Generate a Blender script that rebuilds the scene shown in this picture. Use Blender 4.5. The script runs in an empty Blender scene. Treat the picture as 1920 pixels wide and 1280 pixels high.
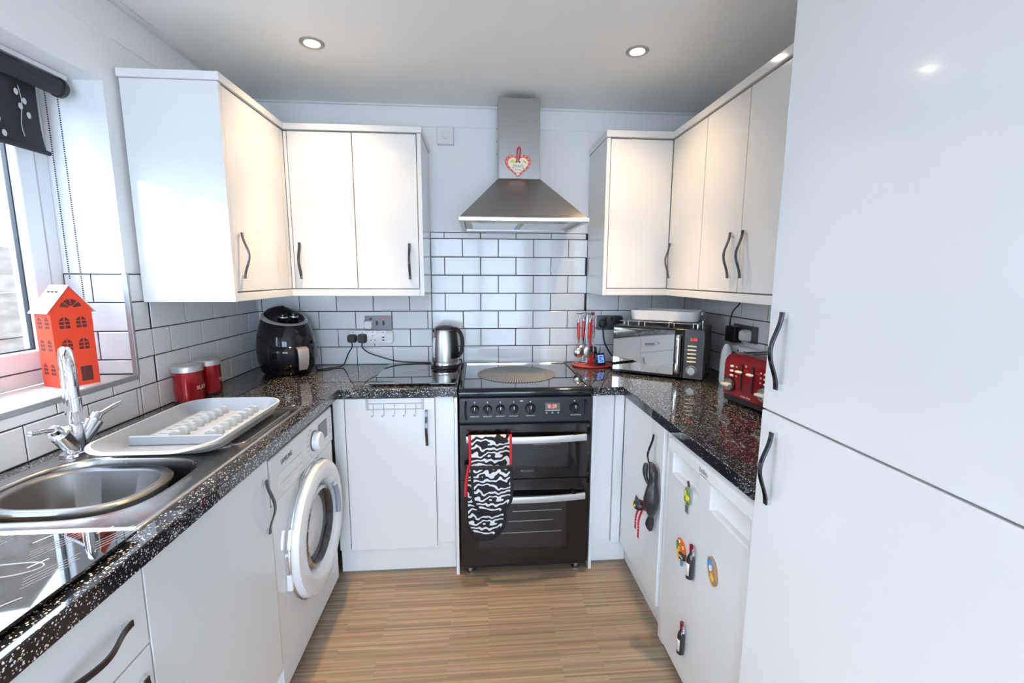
import bpy, bmesh, math, random
from mathutils import Vector, Matrix
random.seed(11)
SC = bpy.context.scene
COL = SC.collection
PI = math.pi
W = 2.519          # room width
WT = 0.91          # worktop height
CEIL = 2.325

# ------------------------------------------------------------------ camera
def make_camera():
    pitch, yaw, roll = math.radians(8.2064), math.radians(4.3201), math.radians(0.1983)
    F = Vector((math.sin(yaw) * math.cos(pitch), math.cos(yaw) * math.cos(pitch), -math.sin(pitch)))
    R = Vector((math.cos(yaw), -math.sin(yaw), 0))
    U = R.cross(F)
    R2 = R * math.cos(roll) + U * math.sin(roll)
    U2 = U * math.cos(roll) - R * math.sin(roll)
    m = Matrix.Identity(4)
    for i in range(3):
        m[i][0], m[i][1], m[i][2] = R2[i], U2[i], -F[i]
    m.translation = (1.2271, -2.5929, 1.4108)
    cd = bpy.data.cameras.new('camera')
    cd.sensor_fit = 'HORIZONTAL'
    cd.sensor_width = 36.0
    cd.lens = 837.877 / 1920 * 36.0
    cd.clip_start = 0.02
    c = bpy.data.objects.new('camera', cd)
    c.matrix_world = m
    COL.objects.link(c)
    SC.camera = c
make_camera()

# ------------------------------------------------------------------ daylight, exposure
SKY = (0.65, 0.80, 1.0)
SKY_STRENGTH = 8.7
SPOT_POWER = 50.0
SPILL_POWER = 16.0
SPOT_COLOUR = (1.0, 0.68, 0.35)
wd = bpy.data.worlds.new('overcast_sky')
SC.world = wd
wd.use_nodes = True
bg = wd.node_tree.nodes['Background']
bg.inputs['Color'].default_value = (*SKY, 1)
bg.inputs['Strength'].default_value = SKY_STRENGTH
SC.view_settings.view_transform = 'Standard'
SC.view_settings.look = 'None'
SC.view_settings.gamma = 1.0
SC.view_settings.use_curve_mapping = False
SC.view_settings.exposure = 0.80

# ------------------------------------------------------------------ helpers
class MB:
    """collects geometry; build() links it as one mesh object"""
    def __init__(self):
        self.v = []; self.f = []; self.m = []; self.mi = 0
        self.T = Matrix.Identity(4)
    def add(self, pts):
        n = len(self.v)
        self.v += [self.T @ Vector(p) for p in pts]
        return n
    def face(self, idx):
        self.f.append(tuple(idx)); self.m.append(self.mi)
    def box(self, x0, x1, y0, y1, z0, z1):
        n = self.add([(x0, y0, z0), (x1, y0, z0), (x1, y1, z0), (x0, y1, z0), (x0, y0, z1), (x1, y0, z1), (x1, y1, z1), (x0, y1, z1)])
        for q in ((0, 3, 2, 1), (4, 5, 6, 7), (0, 1, 5, 4), (1, 2, 6, 5), (2, 3, 7, 6), (3, 0, 4, 7)):
            self.face([n + i for i in q])
        return self
    def loft(self, loops, cap0=True, cap1=True, closed=True, ring=False):
        k = len(loops[0]); ids = [self.add(l) for l in loops]
        pairs = list(zip(ids[:-1], ids[1:])) + ([(ids[-1], ids[0])] if ring else [])
        for a, b in pairs:
            for i in range(k if closed else k - 1):
                j = (i + 1) % k
                self.face((a + i, a + j, b + j, b + i))
        if cap0 and not ring: self.face([ids[0] + i for i in reversed(range(k))])
        if cap1 and not ring: self.face([ids[-1] + i for i in range(k)])
        return self
    def lathe(self, prof, o=(0, 0, 0), axis=(0, 0, 1), seg=32, caps=True):
        a = Vector(axis).normalized()
        e = a.orthogonal().normalized(); g = a.cross(e); o = Vector(o)
        loops = [[o + a * h + (e * math.cos(t) + g * math.sin(t)) * max(r, 1e-5) for t in [2 * PI * i / seg for i in range(seg)]] for r, h in prof]
        return self.loft(loops, caps, caps)
    def cyl(self, p0, p1, r, seg=16, r1=None):
        p0, p1 = Vector(p0), Vector(p1)
        return self.lathe([(r, 0), (r if r1 is None else r1, (p1 - p0).length)], p0, p1 - p0, seg)
    def ball(self, c, r, seg=16, rings=10, ax=(1, 1, 1)):
        c = Vector(c)
        loops = []
        for j in range(1, rings):
            t = PI * j / rings
            loops.append([c + Vector((r * ax[0] * math.sin(t) * math.cos(2 * PI * i / seg), r * ax[1] * math.sin(t) * math.sin(2 * PI * i / seg), -r * ax[2] * math.cos(t))) for i in range(seg)])
        a = len(self.v)
        self.loft(loops, False, False)
        n0 = self.add([c - Vector((0, 0, r * ax[2]))]); n1 = self.add([c + Vector((0, 0, r * ax[2]))])
        last = a + seg * (rings - 2)
        for i in range(seg):
            j = (i + 1) % seg
            self.face((a + j, a + i, n0)); self.face((last + i, last + j, n1))
        return self
    def tube(self, pts, r, seg=10, caps=True, up=None, ring=False, sect=None):
        """sweep a circle (or a section polygon) along a path; r may be a list"""
        P = [Vector(p) for p in pts]; n = len(P)
        rs = r if isinstance(r, (list, tuple)) else [r] * n
        loops = []; prev = None
        for i in range(n):
            if ring: t = P[(i + 1) % n] - P[i - 1]
            else: t = (P[min(i + 1, n - 1)] - P[max(i - 1, 0)])
            t.normalize()
            if up is not None: e = Vector(up) - t * t.dot(Vector(up)); e.normalize()
            elif prev is None: e = t.orthogonal().normalized()
            else: e = prev - t * t.dot(prev); e.normalize()
            prev = e; g = t.cross(e)
            if sect: loops.append([P[i] + e * a * rs[i] + g * b * rs[i] for a, b in sect])
            else: loops.append([P[i] + (e * math.cos(2 * PI * k / seg) + g * math.sin(2 * PI * k / seg)) * rs[i] for k in range(seg)])
        return self.loft(loops, caps, caps, ring=ring)
    def prism(self, poly, d0, d1, fn):
        """poly of 2D points, extruded; fn(a, b, d) -> 3D point"""
        return self.loft([[fn(a, b, d0) for a, b in poly], [fn(a, b, d1) for a, b in poly]])
    def slab(self, xs, ys, inside, z0, z1):
        """union of grid cells extruded in z with shared vertices"""
        vid = {}
        def V(i, j, k):
            if (i, j, k) not in vid: vid[i, j, k] = self.add([(xs[i], ys[j], z1 if k else z0)])
            return vid[i, j, k]
        nx, ny = len(xs) - 1, len(ys) - 1
        ins = lambda i, j: 0 <= i < nx and 0 <= j < ny and inside((xs[i] + xs[i + 1]) / 2, (ys[j] + ys[j + 1]) / 2)
        for i in range(nx):
            for j in range(ny):
                if not ins(i, j): continue
                self.face((V(i, j, 1), V(i + 1, j, 1), V(i + 1, j + 1, 1), V(i, j + 1, 1)))
                self.face((V(i, j, 0), V(i, j + 1, 0), V(i + 1, j + 1, 0), V(i + 1, j, 0)))
                for di, dj, a, b in ((-1, 0, (i, j), (i, j + 1)), (1, 0, (i + 1, j + 1), (i + 1, j)), (0, -1, (i + 1, j), (i, j)), (0, 1, (i, j + 1), (i + 1, j + 1))):
                    if not ins(i + di, j + dj):
                        self.face((V(*a, 0), V(*b, 0), V(*b, 1), V(*a, 1)))
        return self
    def build(self, name, mat, parent=None, bevel=0, seg=2, smooth=35, local=False, thick=0):
        me = bpy.data.meshes.new(name)
        if local: loc = Vector((0, 0, 0))
        else:
            lo = [min(v[i] for v in self.v) for i in range(3)]; hi = [max(v[i] for v in self.v) for i in range(3)]
            loc = Vector(((lo[0] + hi[0]) / 2, (lo[1] + hi[1]) / 2, lo[2]))
        me.from_pydata([v - loc for v in self.v], [], self.f)
        bm = bmesh.new(); bm.from_mesh(me)
        bmesh.ops.recalc_face_normals(bm, faces=bm.faces)
        bm.to_mesh(me); bm.free()
        mats = mat if isinstance(mat, (list, tuple)) else [mat]
        for q in mats: me.materials.append(MAT[q] if isinstance(q, str) else q)
        if len(mats) > 1:
            for p, i in zip(me.polygons, self.m): p.material_index = i
        if smooth:
            me.shade_smooth(); me.set_sharp_from_angle(angle=math.radians(smooth))
        o = bpy.data.objects.new(name, me); COL.objects.link(o)
        o.location = loc
        put(o, parent, local)
        if thick:
            s = o.modifiers.new('thickness', 'SOLIDIFY'); s.thickness = thick; s.offset = 0
        if bevel:
            b = o.modifiers.new('edges', 'BEVEL'); b.width = bevel; b.segments = seg; b.limit_method = 'ANGLE'
            b.angle_limit = math.radians(32); b.harden_normals = True
        return o

def wm(o):
    m = o.matrix_basis.copy()
    return m if o.parent is None else wm(o.parent) @ o.matrix_parent_inverse @ m
def put(o, parent, local=False):
    if parent is None: return
    o.parent = parent
    if not local: o.matrix_parent_inverse = wm(parent).inverted()
def tag(o, label=None, cat=None, group=None, kind=None):
    if label: o['label'] = label
    if cat: o['category'] = cat
    if group: o['group'] = group
    if kind: o['kind'] = kind
    return o
def thing(name, label, cat, loc=(0, 0, 0), rz=0, group=None):
    o = bpy.data.objects.new(name, None); COL.objects.link(o)
    o.empty_display_size = 0.05
    o.location = loc; o.rotation_euler = (0, 0, rz)
    return tag(o, label, cat, group)
def bx(name, mat, parent, x0, x1, y0, y1, z0, z1, bevel=0.0015, local=False, seg=2):
    return MB().box(min(x0, x1), max(x0, x1), min(y0, y1), max(y0, y1), z0, z1).build(name, mat, parent, bevel, seg, local=local)
def rrect(cx, cy, w, h, r, n=6):
    pts = []
    for qx, qy, a0 in ((1, 1, 0), (-1, 1, 90), (-1, -1, 180), (1, -1, 270)):
        for k in range(n + 1):
            a = math.radians(a0 + 90 * k / n)
            pts.append((cx + qx * (w / 2 - r) + r * math.cos(a), cy + qy * (h / 2 - r) + r * math.sin(a)))
    return pts
def sup(cx, cy, a, b, e, n=64):
    """superellipse outline"""
    return [(cx + a * math.copysign(abs(math.cos(t)) ** (2 / e), math.cos(t)), cy + b * math.copysign(abs(math.sin(t)) ** (2 / e), math.sin(t))) for t in [2 * PI * i / n for i in range(n)]]
def smooth_path(pts, n=8):
    """Catmull-Rom through points"""
    P = [Vector(p) for p in pts]; out = []
    for i in range(len(P) - 1):
        a, b, c, d = P[max(i - 1, 0)], P[i], P[i + 1], P[min(i + 2, len(P) - 1)]
        for k in range(n):
            t = k / n
            out.append(0.5 * ((2 * b) + (c - a) * t + (2 * a - 5 * b + 4 * c - d) * t * t + (3 * b - a - 3 * c + d) * t ** 3))
    out.append(P[-1])
    return out
def basis(o, ex, ey):
    """matrix with x axis ex, y axis ey at o"""
    ex = Vector(ex).normalized(); ey = Vector(ey); ey = (ey - ex * ex.dot(ey)).normalized(); ez = ex.cross(ey)
    m = Matrix.Identity(4)
    for i in range(3): m[i][0], m[i][1], m[i][2], m[i][3] = ex[i], ey[i], ez[i], o[i]
    return m
def text(name, body, size, mat, parent, o, ex, ey, align='CENTER', local=False, shear=0.0, space=1.0, width=None):
    cu = bpy.data.curves.new('lettering', 'FONT'); cu.body = body; cu.size = size; cu.align_x = align; cu.align_y = 'CENTER'
    cu.extrude = 0.0002; cu.shear = shear; cu.space_character = space; cu.resolution_u = 3
    t = bpy.data.objects.new('lettering', cu); COL.objects.link(t)
    bpy.context.view_layer.update()
    me = bpy.data.meshes.new_from_object(t.evaluated_get(bpy.context.evaluated_depsgraph_get()))
    bpy.data.objects.remove(t); bpy.data.curves.remove(cu)
    if width:
        xs = [v.co.x for v in me.vertices]; s = width / (max(xs) - min(xs)); me.transform(Matrix.Diagonal((s, 1, 1, 1)))
    m = basis(o, ex, ey); loc = m.translation.copy(); m.translation = (0, 0, 0)
    me.transform(m)
    me.materials.clear(); me.materials.append(MAT[mat])
    ob = bpy.data.objects.new(name, me); COL.objects.link(ob); ob.location = loc
    put(ob, parent, local)
    return ob

# ------------------------------------------------------------------ materials
MAT = {}
def mat(name, col, rough=0.5, metal=0.0, coat=0.0, emit=None, estr=0.0, spec=0.5, trans=0.0, alpha=None):
    m = bpy.data.materials.new(name); m.use_nodes = True
    p = m.node_tree.nodes['Principled BSDF']
    p.inputs['Base Color'].default_value = (*col, 1)
    p.inputs['Roughness'].default_value = rough
    p.inputs['Metallic'].default_value = metal
    p.inputs['Coat Weight'].default_value = coat
    p.inputs['Coat Roughness'].default_value = 0.03
    p.inputs['Specular IOR Level'].default_value = spec
    p.inputs['Transmission Weight'].default_value = trans
    if emit:
        p.inputs['Emission Color'].default_value = (*emit, 1); p.inputs['Emission Strength'].default_value = estr
    MAT[name] = m
    return m
def nodes(name):
    t = MAT[name].node_tree
    return t, t.nodes, t.links, t.nodes['Principled BSDF']
def speckle_rough(name, scale, lo, hi):
    t, n, l, p = nodes(name)
    tc = n.new('ShaderNodeTexCoord'); no = n.new('ShaderNodeTexNoise'); mr = n.new('ShaderNodeMapRange')
    no.inputs['Scale'].default_value = scale
    mr.inputs['To Min'].default_value = lo; mr.inputs['To Max'].default_value = hi
    l.new(tc.outputs['Object'], no.inputs['Vector']); l.new(no.outputs['Fac'], mr.inputs['Value']); l.new(mr.outputs['Result'], p.inputs['Roughness'])
def bump(name, scale, strength, dist=0.002, stretch=(1, 1, 1)):
    t, n, l, p = nodes(name)
    tc = n.new('ShaderNodeTexCoord'); mp = n.new('ShaderNodeMapping'); no = n.new('ShaderNodeTexNoise'); b = n.new('ShaderNodeBump')
    mp.inputs['Scale'].default_value = stretch
    no.inputs['Scale'].default_value = scale; no.inputs['Detail'].default_value = 3
    b.inputs['Strength'].default_value = strength; b.inputs['Distance'].default_value = dist
    l.new(tc.outputs['Object'], mp.inputs['Vector']); l.new(mp.outputs['Vector'], no.inputs['Vector'])
    l.new(no.outputs['Fac'], b.inputs['Height']); l.new(b.outputs['Normal'], p.inputs['Normal'])
def tint_noise(name, c0, c1, scale, stretch=(1, 1, 1), lo=0.35, hi=0.65):
    t, n, l, p = nodes(name)
    tc = n.new('ShaderNodeTexCoord'); mp = n.new('ShaderNodeMapping'); no = n.new('ShaderNodeTexNoise'); r = n.new('ShaderNodeValToRGB')
    mp.inputs['Scale'].default_value = stretch; no.inputs['Scale'].default_value = scale; no.inputs['Detail'].default_value = 4
    r.color_ramp.elements[0].position = lo; r.color_ramp.elements[1].position = hi
    r.color_ramp.elements[0].color = (*c0, 1); r.color_ramp.elements[1].color = (*c1, 1)
    l.new(tc.outputs['Object'], mp.inputs['Vector']); l.new(mp.outputs['Vector'], no.inputs['Vector'])
    l.new(no.outputs['Fac'], r.inputs['Fac']); l.new(r.outputs['Color'], p.inputs['Base Color'])

mat('wall_paint', (0.86, 0.86, 0.87), 0.7); bump('wall_paint', 60, 0.08)
mat('ceiling_paint', (0.93, 0.93, 0.92), 0.8); bump('ceiling_paint', 50, 0.06)
mat('white_gloss', (0.77, 0.77, 0.77), 0.10, coat=0.08, spec=0.4); bump('white_gloss', 3.0, 0.02, 0.01)
mat('white_satin', (0.78, 0.78, 0.78), 0.3)
mat('white_enamel', (0.77, 0.77, 0.775), 0.16, coat=0.3); bump('white_enamel', 90, 0.03, 0.001)
mat('white_plastic', (0.80, 0.80, 0.80), 0.28)
mat('upvc', (0.82, 0.83, 0.85), 0.22)
mat('gasket', (0.02, 0.02, 0.03), 0.5)
mat('tile', (0.74, 0.75, 0.77), 0.09, coat=0.0, spec=0.4); bump('tile', 7, 0.05, 0.004)
mat('sill_tile', (0.82, 0.82, 0.82), 0.2)
mat('grout', (0.022, 0.022, 0.026), 0.85)
mat('pale_grout', (0.62, 0.62, 0.63), 0.8)
mat('trim_metal', (0.42, 0.42, 0.43), 0.38, 0.6)
mat('kettle_steel', (0.58, 0.57, 0.56), 0.36, 1.0); bump('kettle_steel', 20, 0.12, 0.002, (1, 1, 60))
mat('steel', (0.60, 0.60, 0.60), 0.26, 1.0); speckle_rough('steel', 40, 0.20, 0.34)
mat('brushed_steel', (0.40, 0.39, 0.385), 0.30, 1.0); bump('brushed_steel', 30, 0.05, 0.001, (1, 1, 40))
mat('sink_steel', (0.44, 0.43, 0.42), 0.24, 1.0); speckle_rough('sink_steel', 25, 0.18, 0.32)
mat('bowl_steel', (0.20, 0.20, 0.205), 0.4, 0.75); speckle_rough('bowl_steel', 160, 0.36, 0.46)
mat('silver_satin', (0.66, 0.66, 0.66), 0.36, 0.8)
mat('chrome', (0.80, 0.80, 0.82), 0.06, 1.0)
mat('dark_chrome', (0.11, 0.115, 0.135), 0.16, 1.0)
mat('mirror', (0.62, 0.61, 0.60), 0.03, 1.0)
mat('black_gloss', (0.008, 0.009, 0.014), 0.07, coat=0.1, spec=0.4)
mat('black_glass', (0.006, 0.006, 0.008), 0.02, coat=1.0)
mat('black_satin', (0.012, 0.013, 0.017), 0.28, spec=0.3); bump('black_satin', 120, 0.05, 0.001)
mat('black_plastic', (0.018, 0.018, 0.02), 0.35)
mat('dark_grey_plastic', (0.09, 0.092, 0.10), 0.3, 0.4)
mat('grey_plate', (0.17, 0.17, 0.18), 0.35, 0.7)
mat('cable', (0.015, 0.015, 0.018), 0.45)
mat('rack_grey', (0.30, 0.335, 0.38), 0.42)
mat('rack_white', (0.42, 0.445, 0.47), 0.35)
mat('red_metal', (0.40, 0.006, 0.012), 0.16, 0.55, coat=0.8)
mat('red_toaster', (0.30, 0.008, 0.016), 0.12, 0.25, coat=0.7)
mat('red_plastic', (0.62, 0.02, 0.025), 0.25, coat=0.3)
mat('red_tray', (0.80, 0.10, 0.07), 0.3)
mat('lantern_red', (0.80, 0.062, 0.022), 0.38); bump('lantern_red', 120, 0.06, 0.001)
mat('lantern_inside', (0.10, 0.02, 0.02), 0.6)
mat('roof_silver', (0.80, 0.80, 0.82), 0.35)
mat('cream_lever', (0.80, 0.76, 0.64), 0.3, 0.2)
mat('blind_cloth', (0.028, 0.030, 0.038), 0.85); bump('blind_cloth', 400, 0.2, 0.001)
mat('blind_print', (0.62, 0.63, 0.66), 0.8)
mat('bead', (0.02, 0.02, 0.035), 0.4)
mat('print_white', (0.75, 0.76, 0.78), 0.5)
mat('film_ink', (0.34, 0.36, 0.40), 0.5)
mat('print_grey', (0.25, 0.25, 0.26), 0.5)
mat('print_dark', (0.03, 0.03, 0.035), 0.5)
mat('print_ink', (0.16, 0.14, 0.20), 0.6)
mat('heart_cream', (0.86, 0.80, 0.62), 0.5)
mat('heart_red', (0.75, 0.10, 0.07), 0.5)
mat('ribbon_red', (0.50, 0.01, 0.02), 0.45)
mat('flower_yellow', (0.80, 0.66, 0.05), 0.5)
mat('flower_pink', (0.75, 0.40, 0.42), 0.5)
mat('orange_led', (0.2, 0.02, 0.0), 0.4, emit=(1.0, 0.19, 0.02), estr=1.6)
mat('red_led', (0.2, 0.0, 0.0), 0.4, emit=(1.0, 0.02, 0.015), estr=1.5)
mat('blue_screen', (0.05, 0.1, 0.4), 0.3, emit=(0.16, 0.33, 1.0), estr=0.8)
mat('lamp_glow', (1, 1, 1), 0.4, emit=(1.0, 0.86, 0.58), estr=30.0)
mat('clock_window', (0.14, 0.15, 0.17), 0.15)
mat('glove_border', (0.012, 0.012, 0.015), 0.9); bump('glove_border', 300, 0.3, 0.001)
mat('glove_red', (0.62, 0.012, 0.02), 0.7)
mat('cat_black', (0.022, 0.022, 0.026), 0.38); bump('cat_black', 45, 0.35, 0.004)
mat('cat_eye', (0.70, 0.60, 0.06), 0.3)
mat('bottle_glass', (0.012, 0.010, 0.012), 0.1, coat=0.6)
mat('bottle_foil', (0.22, 0.012, 0.02), 0.3, 0.4)
mat('paper_label', (0.72, 0.66, 0.64), 0.7)
mat('magnet_orange', (0.80, 0.16, 0.03), 0.35)
mat('magnet_yellow', (0.85, 0.55, 0.03), 0.35)
mat('magnet_green', (0.12, 0.30, 0.04), 0.4)
mat('magnet_blue', (0.10, 0.30, 0.62), 0.35)
mat('magnet_brown', (0.42, 0.22, 0.10), 0.45)
mat('magnet_dark', (0.05, 0.035, 0.03), 0.5)
mat('magnet_white', (0.78, 0.78, 0.78), 0.4)
mat('sponge', (0.75, 0.42, 0.02), 0.9)
mat('clear_plastic', (0.80, 0.84, 0.88), 0.2)
mat('underside_cream', (0.60, 0.57, 0.50), 0.4, 0.3)
mat('lens_dark', (0.10, 0.10, 0.10), 0.2, 0.5)
mat('ridged_mat', (0.30, 0.29, 0.27), 0.5, 0.2)
mat('fence_concrete', (0.10, 0.075, 0.06), 0.9); tint_noise('fence_concrete', (0.075, 0.055, 0.042), (0.13, 0.10, 0.082), 6, (1, 1, 3))
mat('paving', (0.72, 0.70, 0.67), 0.9)
mat('render_white', (0.78, 0.78, 0.77), 0.9)

# thin window glass: clear, with Fresnel reflection, lets the daylight through
def thin_glass(name, tint):
    m = bpy.data.materials.new(name); m.use_nodes = True
    t = m.node_tree; n = t.nodes; l = t.links
    for q in list(n): n.remove(q)
    o = n.new('ShaderNodeOutputMaterial'); mx = n.new('ShaderNodeMixShader'); tr = n.new('ShaderNodeBsdfTransparent'); gl = n.new('ShaderNodeBsdfGlossy')
    tr.inputs['Color'].default_value = (*tint, 1); gl.inputs['Roughness'].default_value = 0.01
    ge = n.new('ShaderNodeNewGeometry'); dt = n.new('ShaderNodeVectorMath'); dt.operation = 'DOT_PRODUCT'
    l.new(ge.outputs['Incoming'], dt.inputs[0]); l.new(ge.outputs['Normal'], dt.inputs[1])
    def op(kind, a, b):
        q = n.new('ShaderNodeMath'); q.operation = kind
        for i, w in enumerate((a, b)):
            if w is None: continue
            if isinstance(w, float): q.inputs[i].default_value = w
            else: l.new(w, q.inputs[i])
        return q.outputs[0]
    f = op('MULTIPLY_ADD', op('POWER', op('SUBTRACT', 1.0, op('ABSOLUTE', dt.outputs['Value'], None)), 5.0), 0.95)
    f.node.inputs[2].default_value = 0.04
    l.new(f, mx.inputs['Fac']); l.new(tr.outputs['BSDF'], mx.inputs[1]); l.new(gl.outputs['BSDF'], mx.inputs[2]); l.new(mx.outputs['Shader'], o.inputs['Surface'])
    MAT[name] = m
thin_glass('window_glass', (0.96, 0.98, 0.98))
thin_glass('oven_glass', (0.72, 0.72, 0.74))
thin_glass('door_glass', (0.45, 0.47, 0.50))
thin_glass('acrylic', (0.86, 0.90, 0.93))

# black worktop with glittering flecks under a gloss coat
def worktop_material():
    m = mat('sparkle_worktop', (0.02, 0.02, 0.022), 0.25, coat=1.0, spec=0.1)
    t, n, l, p = nodes('sparkle_worktop')
    p.inputs['Coat Roughness'].default_value = 0.025
    p.inputs['Coat IOR'].default_value = 1.6
    tc = n.new('ShaderNodeTexCoord')
    mask = None
    def layer(scale, keep, size):
        vo = n.new('ShaderNodeTexVoronoi'); vo.feature = 'F1'; vo.inputs['Scale'].default_value = scale
        l.new(tc.outputs['Object'], vo.inputs['Vector'])
        sp = n.new('ShaderNodeSeparateColor'); l.new(vo.outputs['Color'], sp.inputs['Color'])
        a = n.new('ShaderNodeMath'); a.operation = 'LESS_THAN'; a.inputs[1].default_value = size; l.new(vo.outputs['Distance'], a.inputs[0])
        b = n.new('ShaderNodeMath'); b.operation = 'GREATER_THAN'; b.inputs[1].default_value = keep; l.new(sp.outputs['Red'], b.inputs[0])
        c = n.new('ShaderNodeMath'); c.operation = 'MULTIPLY'; l.new(a.outputs[0], c.inputs[0]); l.new(b.outputs[0], c.inputs[1])
        return vo, sp, c
    v1, s1, c1 = layer(230, 0.79, 0.42)
    v2, s2, c2 = layer(420, 0.90, 0.42)
    mx = n.new('ShaderNodeMath'); mx.operation = 'MAXIMUM'; l.new(c1.outputs[0], mx.inputs[0]); l.new(c2.outputs[0], mx.inputs[1])
    r = n.new('ShaderNodeValToRGB'); r.color_ramp.interpolation = 'CONSTANT'
    e = r.color_ramp.elements
    e[0].position = 0; e[0].color = (0.80, 0.81, 0.84, 1)
    e[1].position = 0.55; e[1].color = (0.78, 0.64, 0.38, 1)
    for pos, c in ((0.68, (0.62, 0.34, 0.18, 1)), (0.75, (0.88, 0.88, 0.90, 1)), (0.90, (0.30, 0.30, 0.32, 1))):
        q = e.new(pos); q.color = c
    l.new(s1.outputs['Green'], r.inputs['Fac'])
    mc = n.new('ShaderNodeMix'); mc.data_type = 'RGBA'
    mc.inputs['A'].default_value = (0.006, 0.008, 0.014, 1)
    l.new(mx.outputs[0], mc.inputs['Factor']); l.new(r.outputs['Color'], mc.inputs['B'])
    l.new(mc.outputs['Result'], p.inputs['Base Color'])
    mm = n.new('ShaderNodeMath'); mm.operation = 'MULTIPLY'; mm.inputs[1].default_value = 0.15
    l.new(mx.outputs[0], mm.inputs[0]); l.new(mm.outputs[0], p.inputs['Metallic'])
    p.inputs['Roughness'].default_value = 0.35
    # each fleck lies at its own tilt
    ge = n.new('ShaderNodeNewGeometry'); sub = n.new('ShaderNodeVectorMath'); sub.operation = 'SUBTRACT'; sub.inputs[1].default_value = (0.5, 0.5, 0.5)
    l.new(v1.outputs['Color'], sub.inputs[0])
    sm = n.new('ShaderNodeMath'); sm.operation = 'MULTIPLY'; sm.inputs[1].default_value = 0.55; l.new(mx.outputs[0], sm.inputs[0])
    sc = n.new('ShaderNodeVectorMath'); sc.operation = 'SCALE'; l.new(sm.outputs[0], sc.inputs['Scale']); l.new(sub.outputs[0], sc.inputs[0])
    ad = n.new('ShaderNodeVectorMath'); ad.operation = 'ADD'; l.new(ge.outputs['Normal'], ad.inputs[0]); l.new(sc.outputs[0], ad.inputs[1])
    nz = n.new('ShaderNodeVectorMath'); nz.operation = 'NORMALIZE'; l.new(ad.outputs[0], nz.inputs[0])
    l.new(nz.outputs[0], p.inputs['Normal'])
worktop_material()

# floor of narrow glued strips running across the room
def floor_material():
    mat('strip_floor', (0.4, 0.28, 0.18), 0.42)
    t, n, l, p = nodes('strip_floor')
    tc = n.new('ShaderNodeTexCoord')
    def brick(w, h, off, c1, c2):
        mp = n.new('ShaderNodeMapping'); mp.inputs['Location'].default_value = off
        b = n.new('ShaderNodeTexBrick'); b.offset = 0.37; b.squash = 1.0
        b.inputs['Scale'].default_value = 1.0; b.inputs['Mortar Size'].default_value = 0.0
        b.inputs['Brick Width'].default_value = w; b.inputs['Row Height'].default_value = h
        b.inputs['Color1'].default_value = (*c1, 1); b.inputs['Color2'].default_value = (*c2, 1)
        l.new(tc.outputs['Object'], mp.inputs['Vector']); l.new(mp.outputs['Vector'], b.inputs['Vector'])
        return b
    b1 = brick(0.42, 0.0072, (5.0, 7.0, 0), (0.145, 0.108, 0.072), (0.375, 0.285, 0.195))
    b2 = brick(0.61, 0.0108, (3.1, 9.3, 0), (0.195, 0.145, 0.098), (0.295, 0.222, 0.152))
    no = n.new('ShaderNodeTexNoise'); mp = n.new('ShaderNodeMapping'); mp.inputs['Scale'].default_value = (2.0, 90, 1)
    no.inputs['Scale'].default_value = 3.0; no.inputs['Detail'].default_value = 5
    l.new(tc.outputs['Object'], mp.inputs['Vector']); l.new(mp.outputs['Vector'], no.inputs['Vector'])
    m1 = n.new('ShaderNodeMix'); m1.data_type = 'RGBA'; m1.inputs['Factor'].default_value = 0.40
    l.new(b1.outputs['Color'], m1.inputs['A']); l.new(b2.outputs['Color'], m1.inputs['B'])
    m2 = n.new('ShaderNodeMix'); m2.data_type = 'RGBA'; m2.blend_type = 'OVERLAY'; m2.inputs['Factor'].default_value = 0.55
    l.new(m1.outputs['Result'], m2.inputs['A']); l.new(no.outputs['Color'], m2.inputs['B'])
    hs = n.new('ShaderNodeHueSaturation'); hs.inputs['Saturation'].default_value = 0.95; l.new(m2.outputs['Result'], hs.inputs['Color'])
    l.new(hs.outputs['Color'], p.inputs['Base Color'])
floor_material()

# zebra cloth for the oven glove
def zebra_material():
    mat('zebra_cloth', (0.5, 0.5, 0.5), 0.9)
    t, n, l, p = nodes('zebra_cloth')
    tc = n.new('ShaderNodeTexCoord'); mp = n.new('ShaderNodeMapping'); mp.inputs['Scale'].default_value = (1, 0.2, 1)
    wv = n.new('ShaderNodeTexWave'); wv.wave_type = 'BANDS'; wv.bands_direction = 'Z'
    wv.inputs['Scale'].default_value = 11; wv.inputs['Distortion'].default_value = 11.0; wv.inputs['Detail'].default_value = 1.2; wv.inputs['Detail Scale'].default_value = 1.9
    r = n.new('ShaderNodeValToRGB'); r.color_ramp.elements[0].position = 0.60; r.color_ramp.elements[1].position = 0.66
    r.color_ramp.elements[0].color = (0.012, 0.012, 0.016, 1); r.color_ramp.elements[1].color = (0.72, 0.72, 0.73, 1)
    l.new(tc.outputs['Object'], mp.inputs['Vector']); l.new(mp.outputs['Vector'], wv.inputs['Vector'])
    l.new(wv.outputs['Fac'], r.inputs['Fac']); l.new(r.outputs['Color'], p.inputs['Base Color'])
zebra_material()

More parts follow.
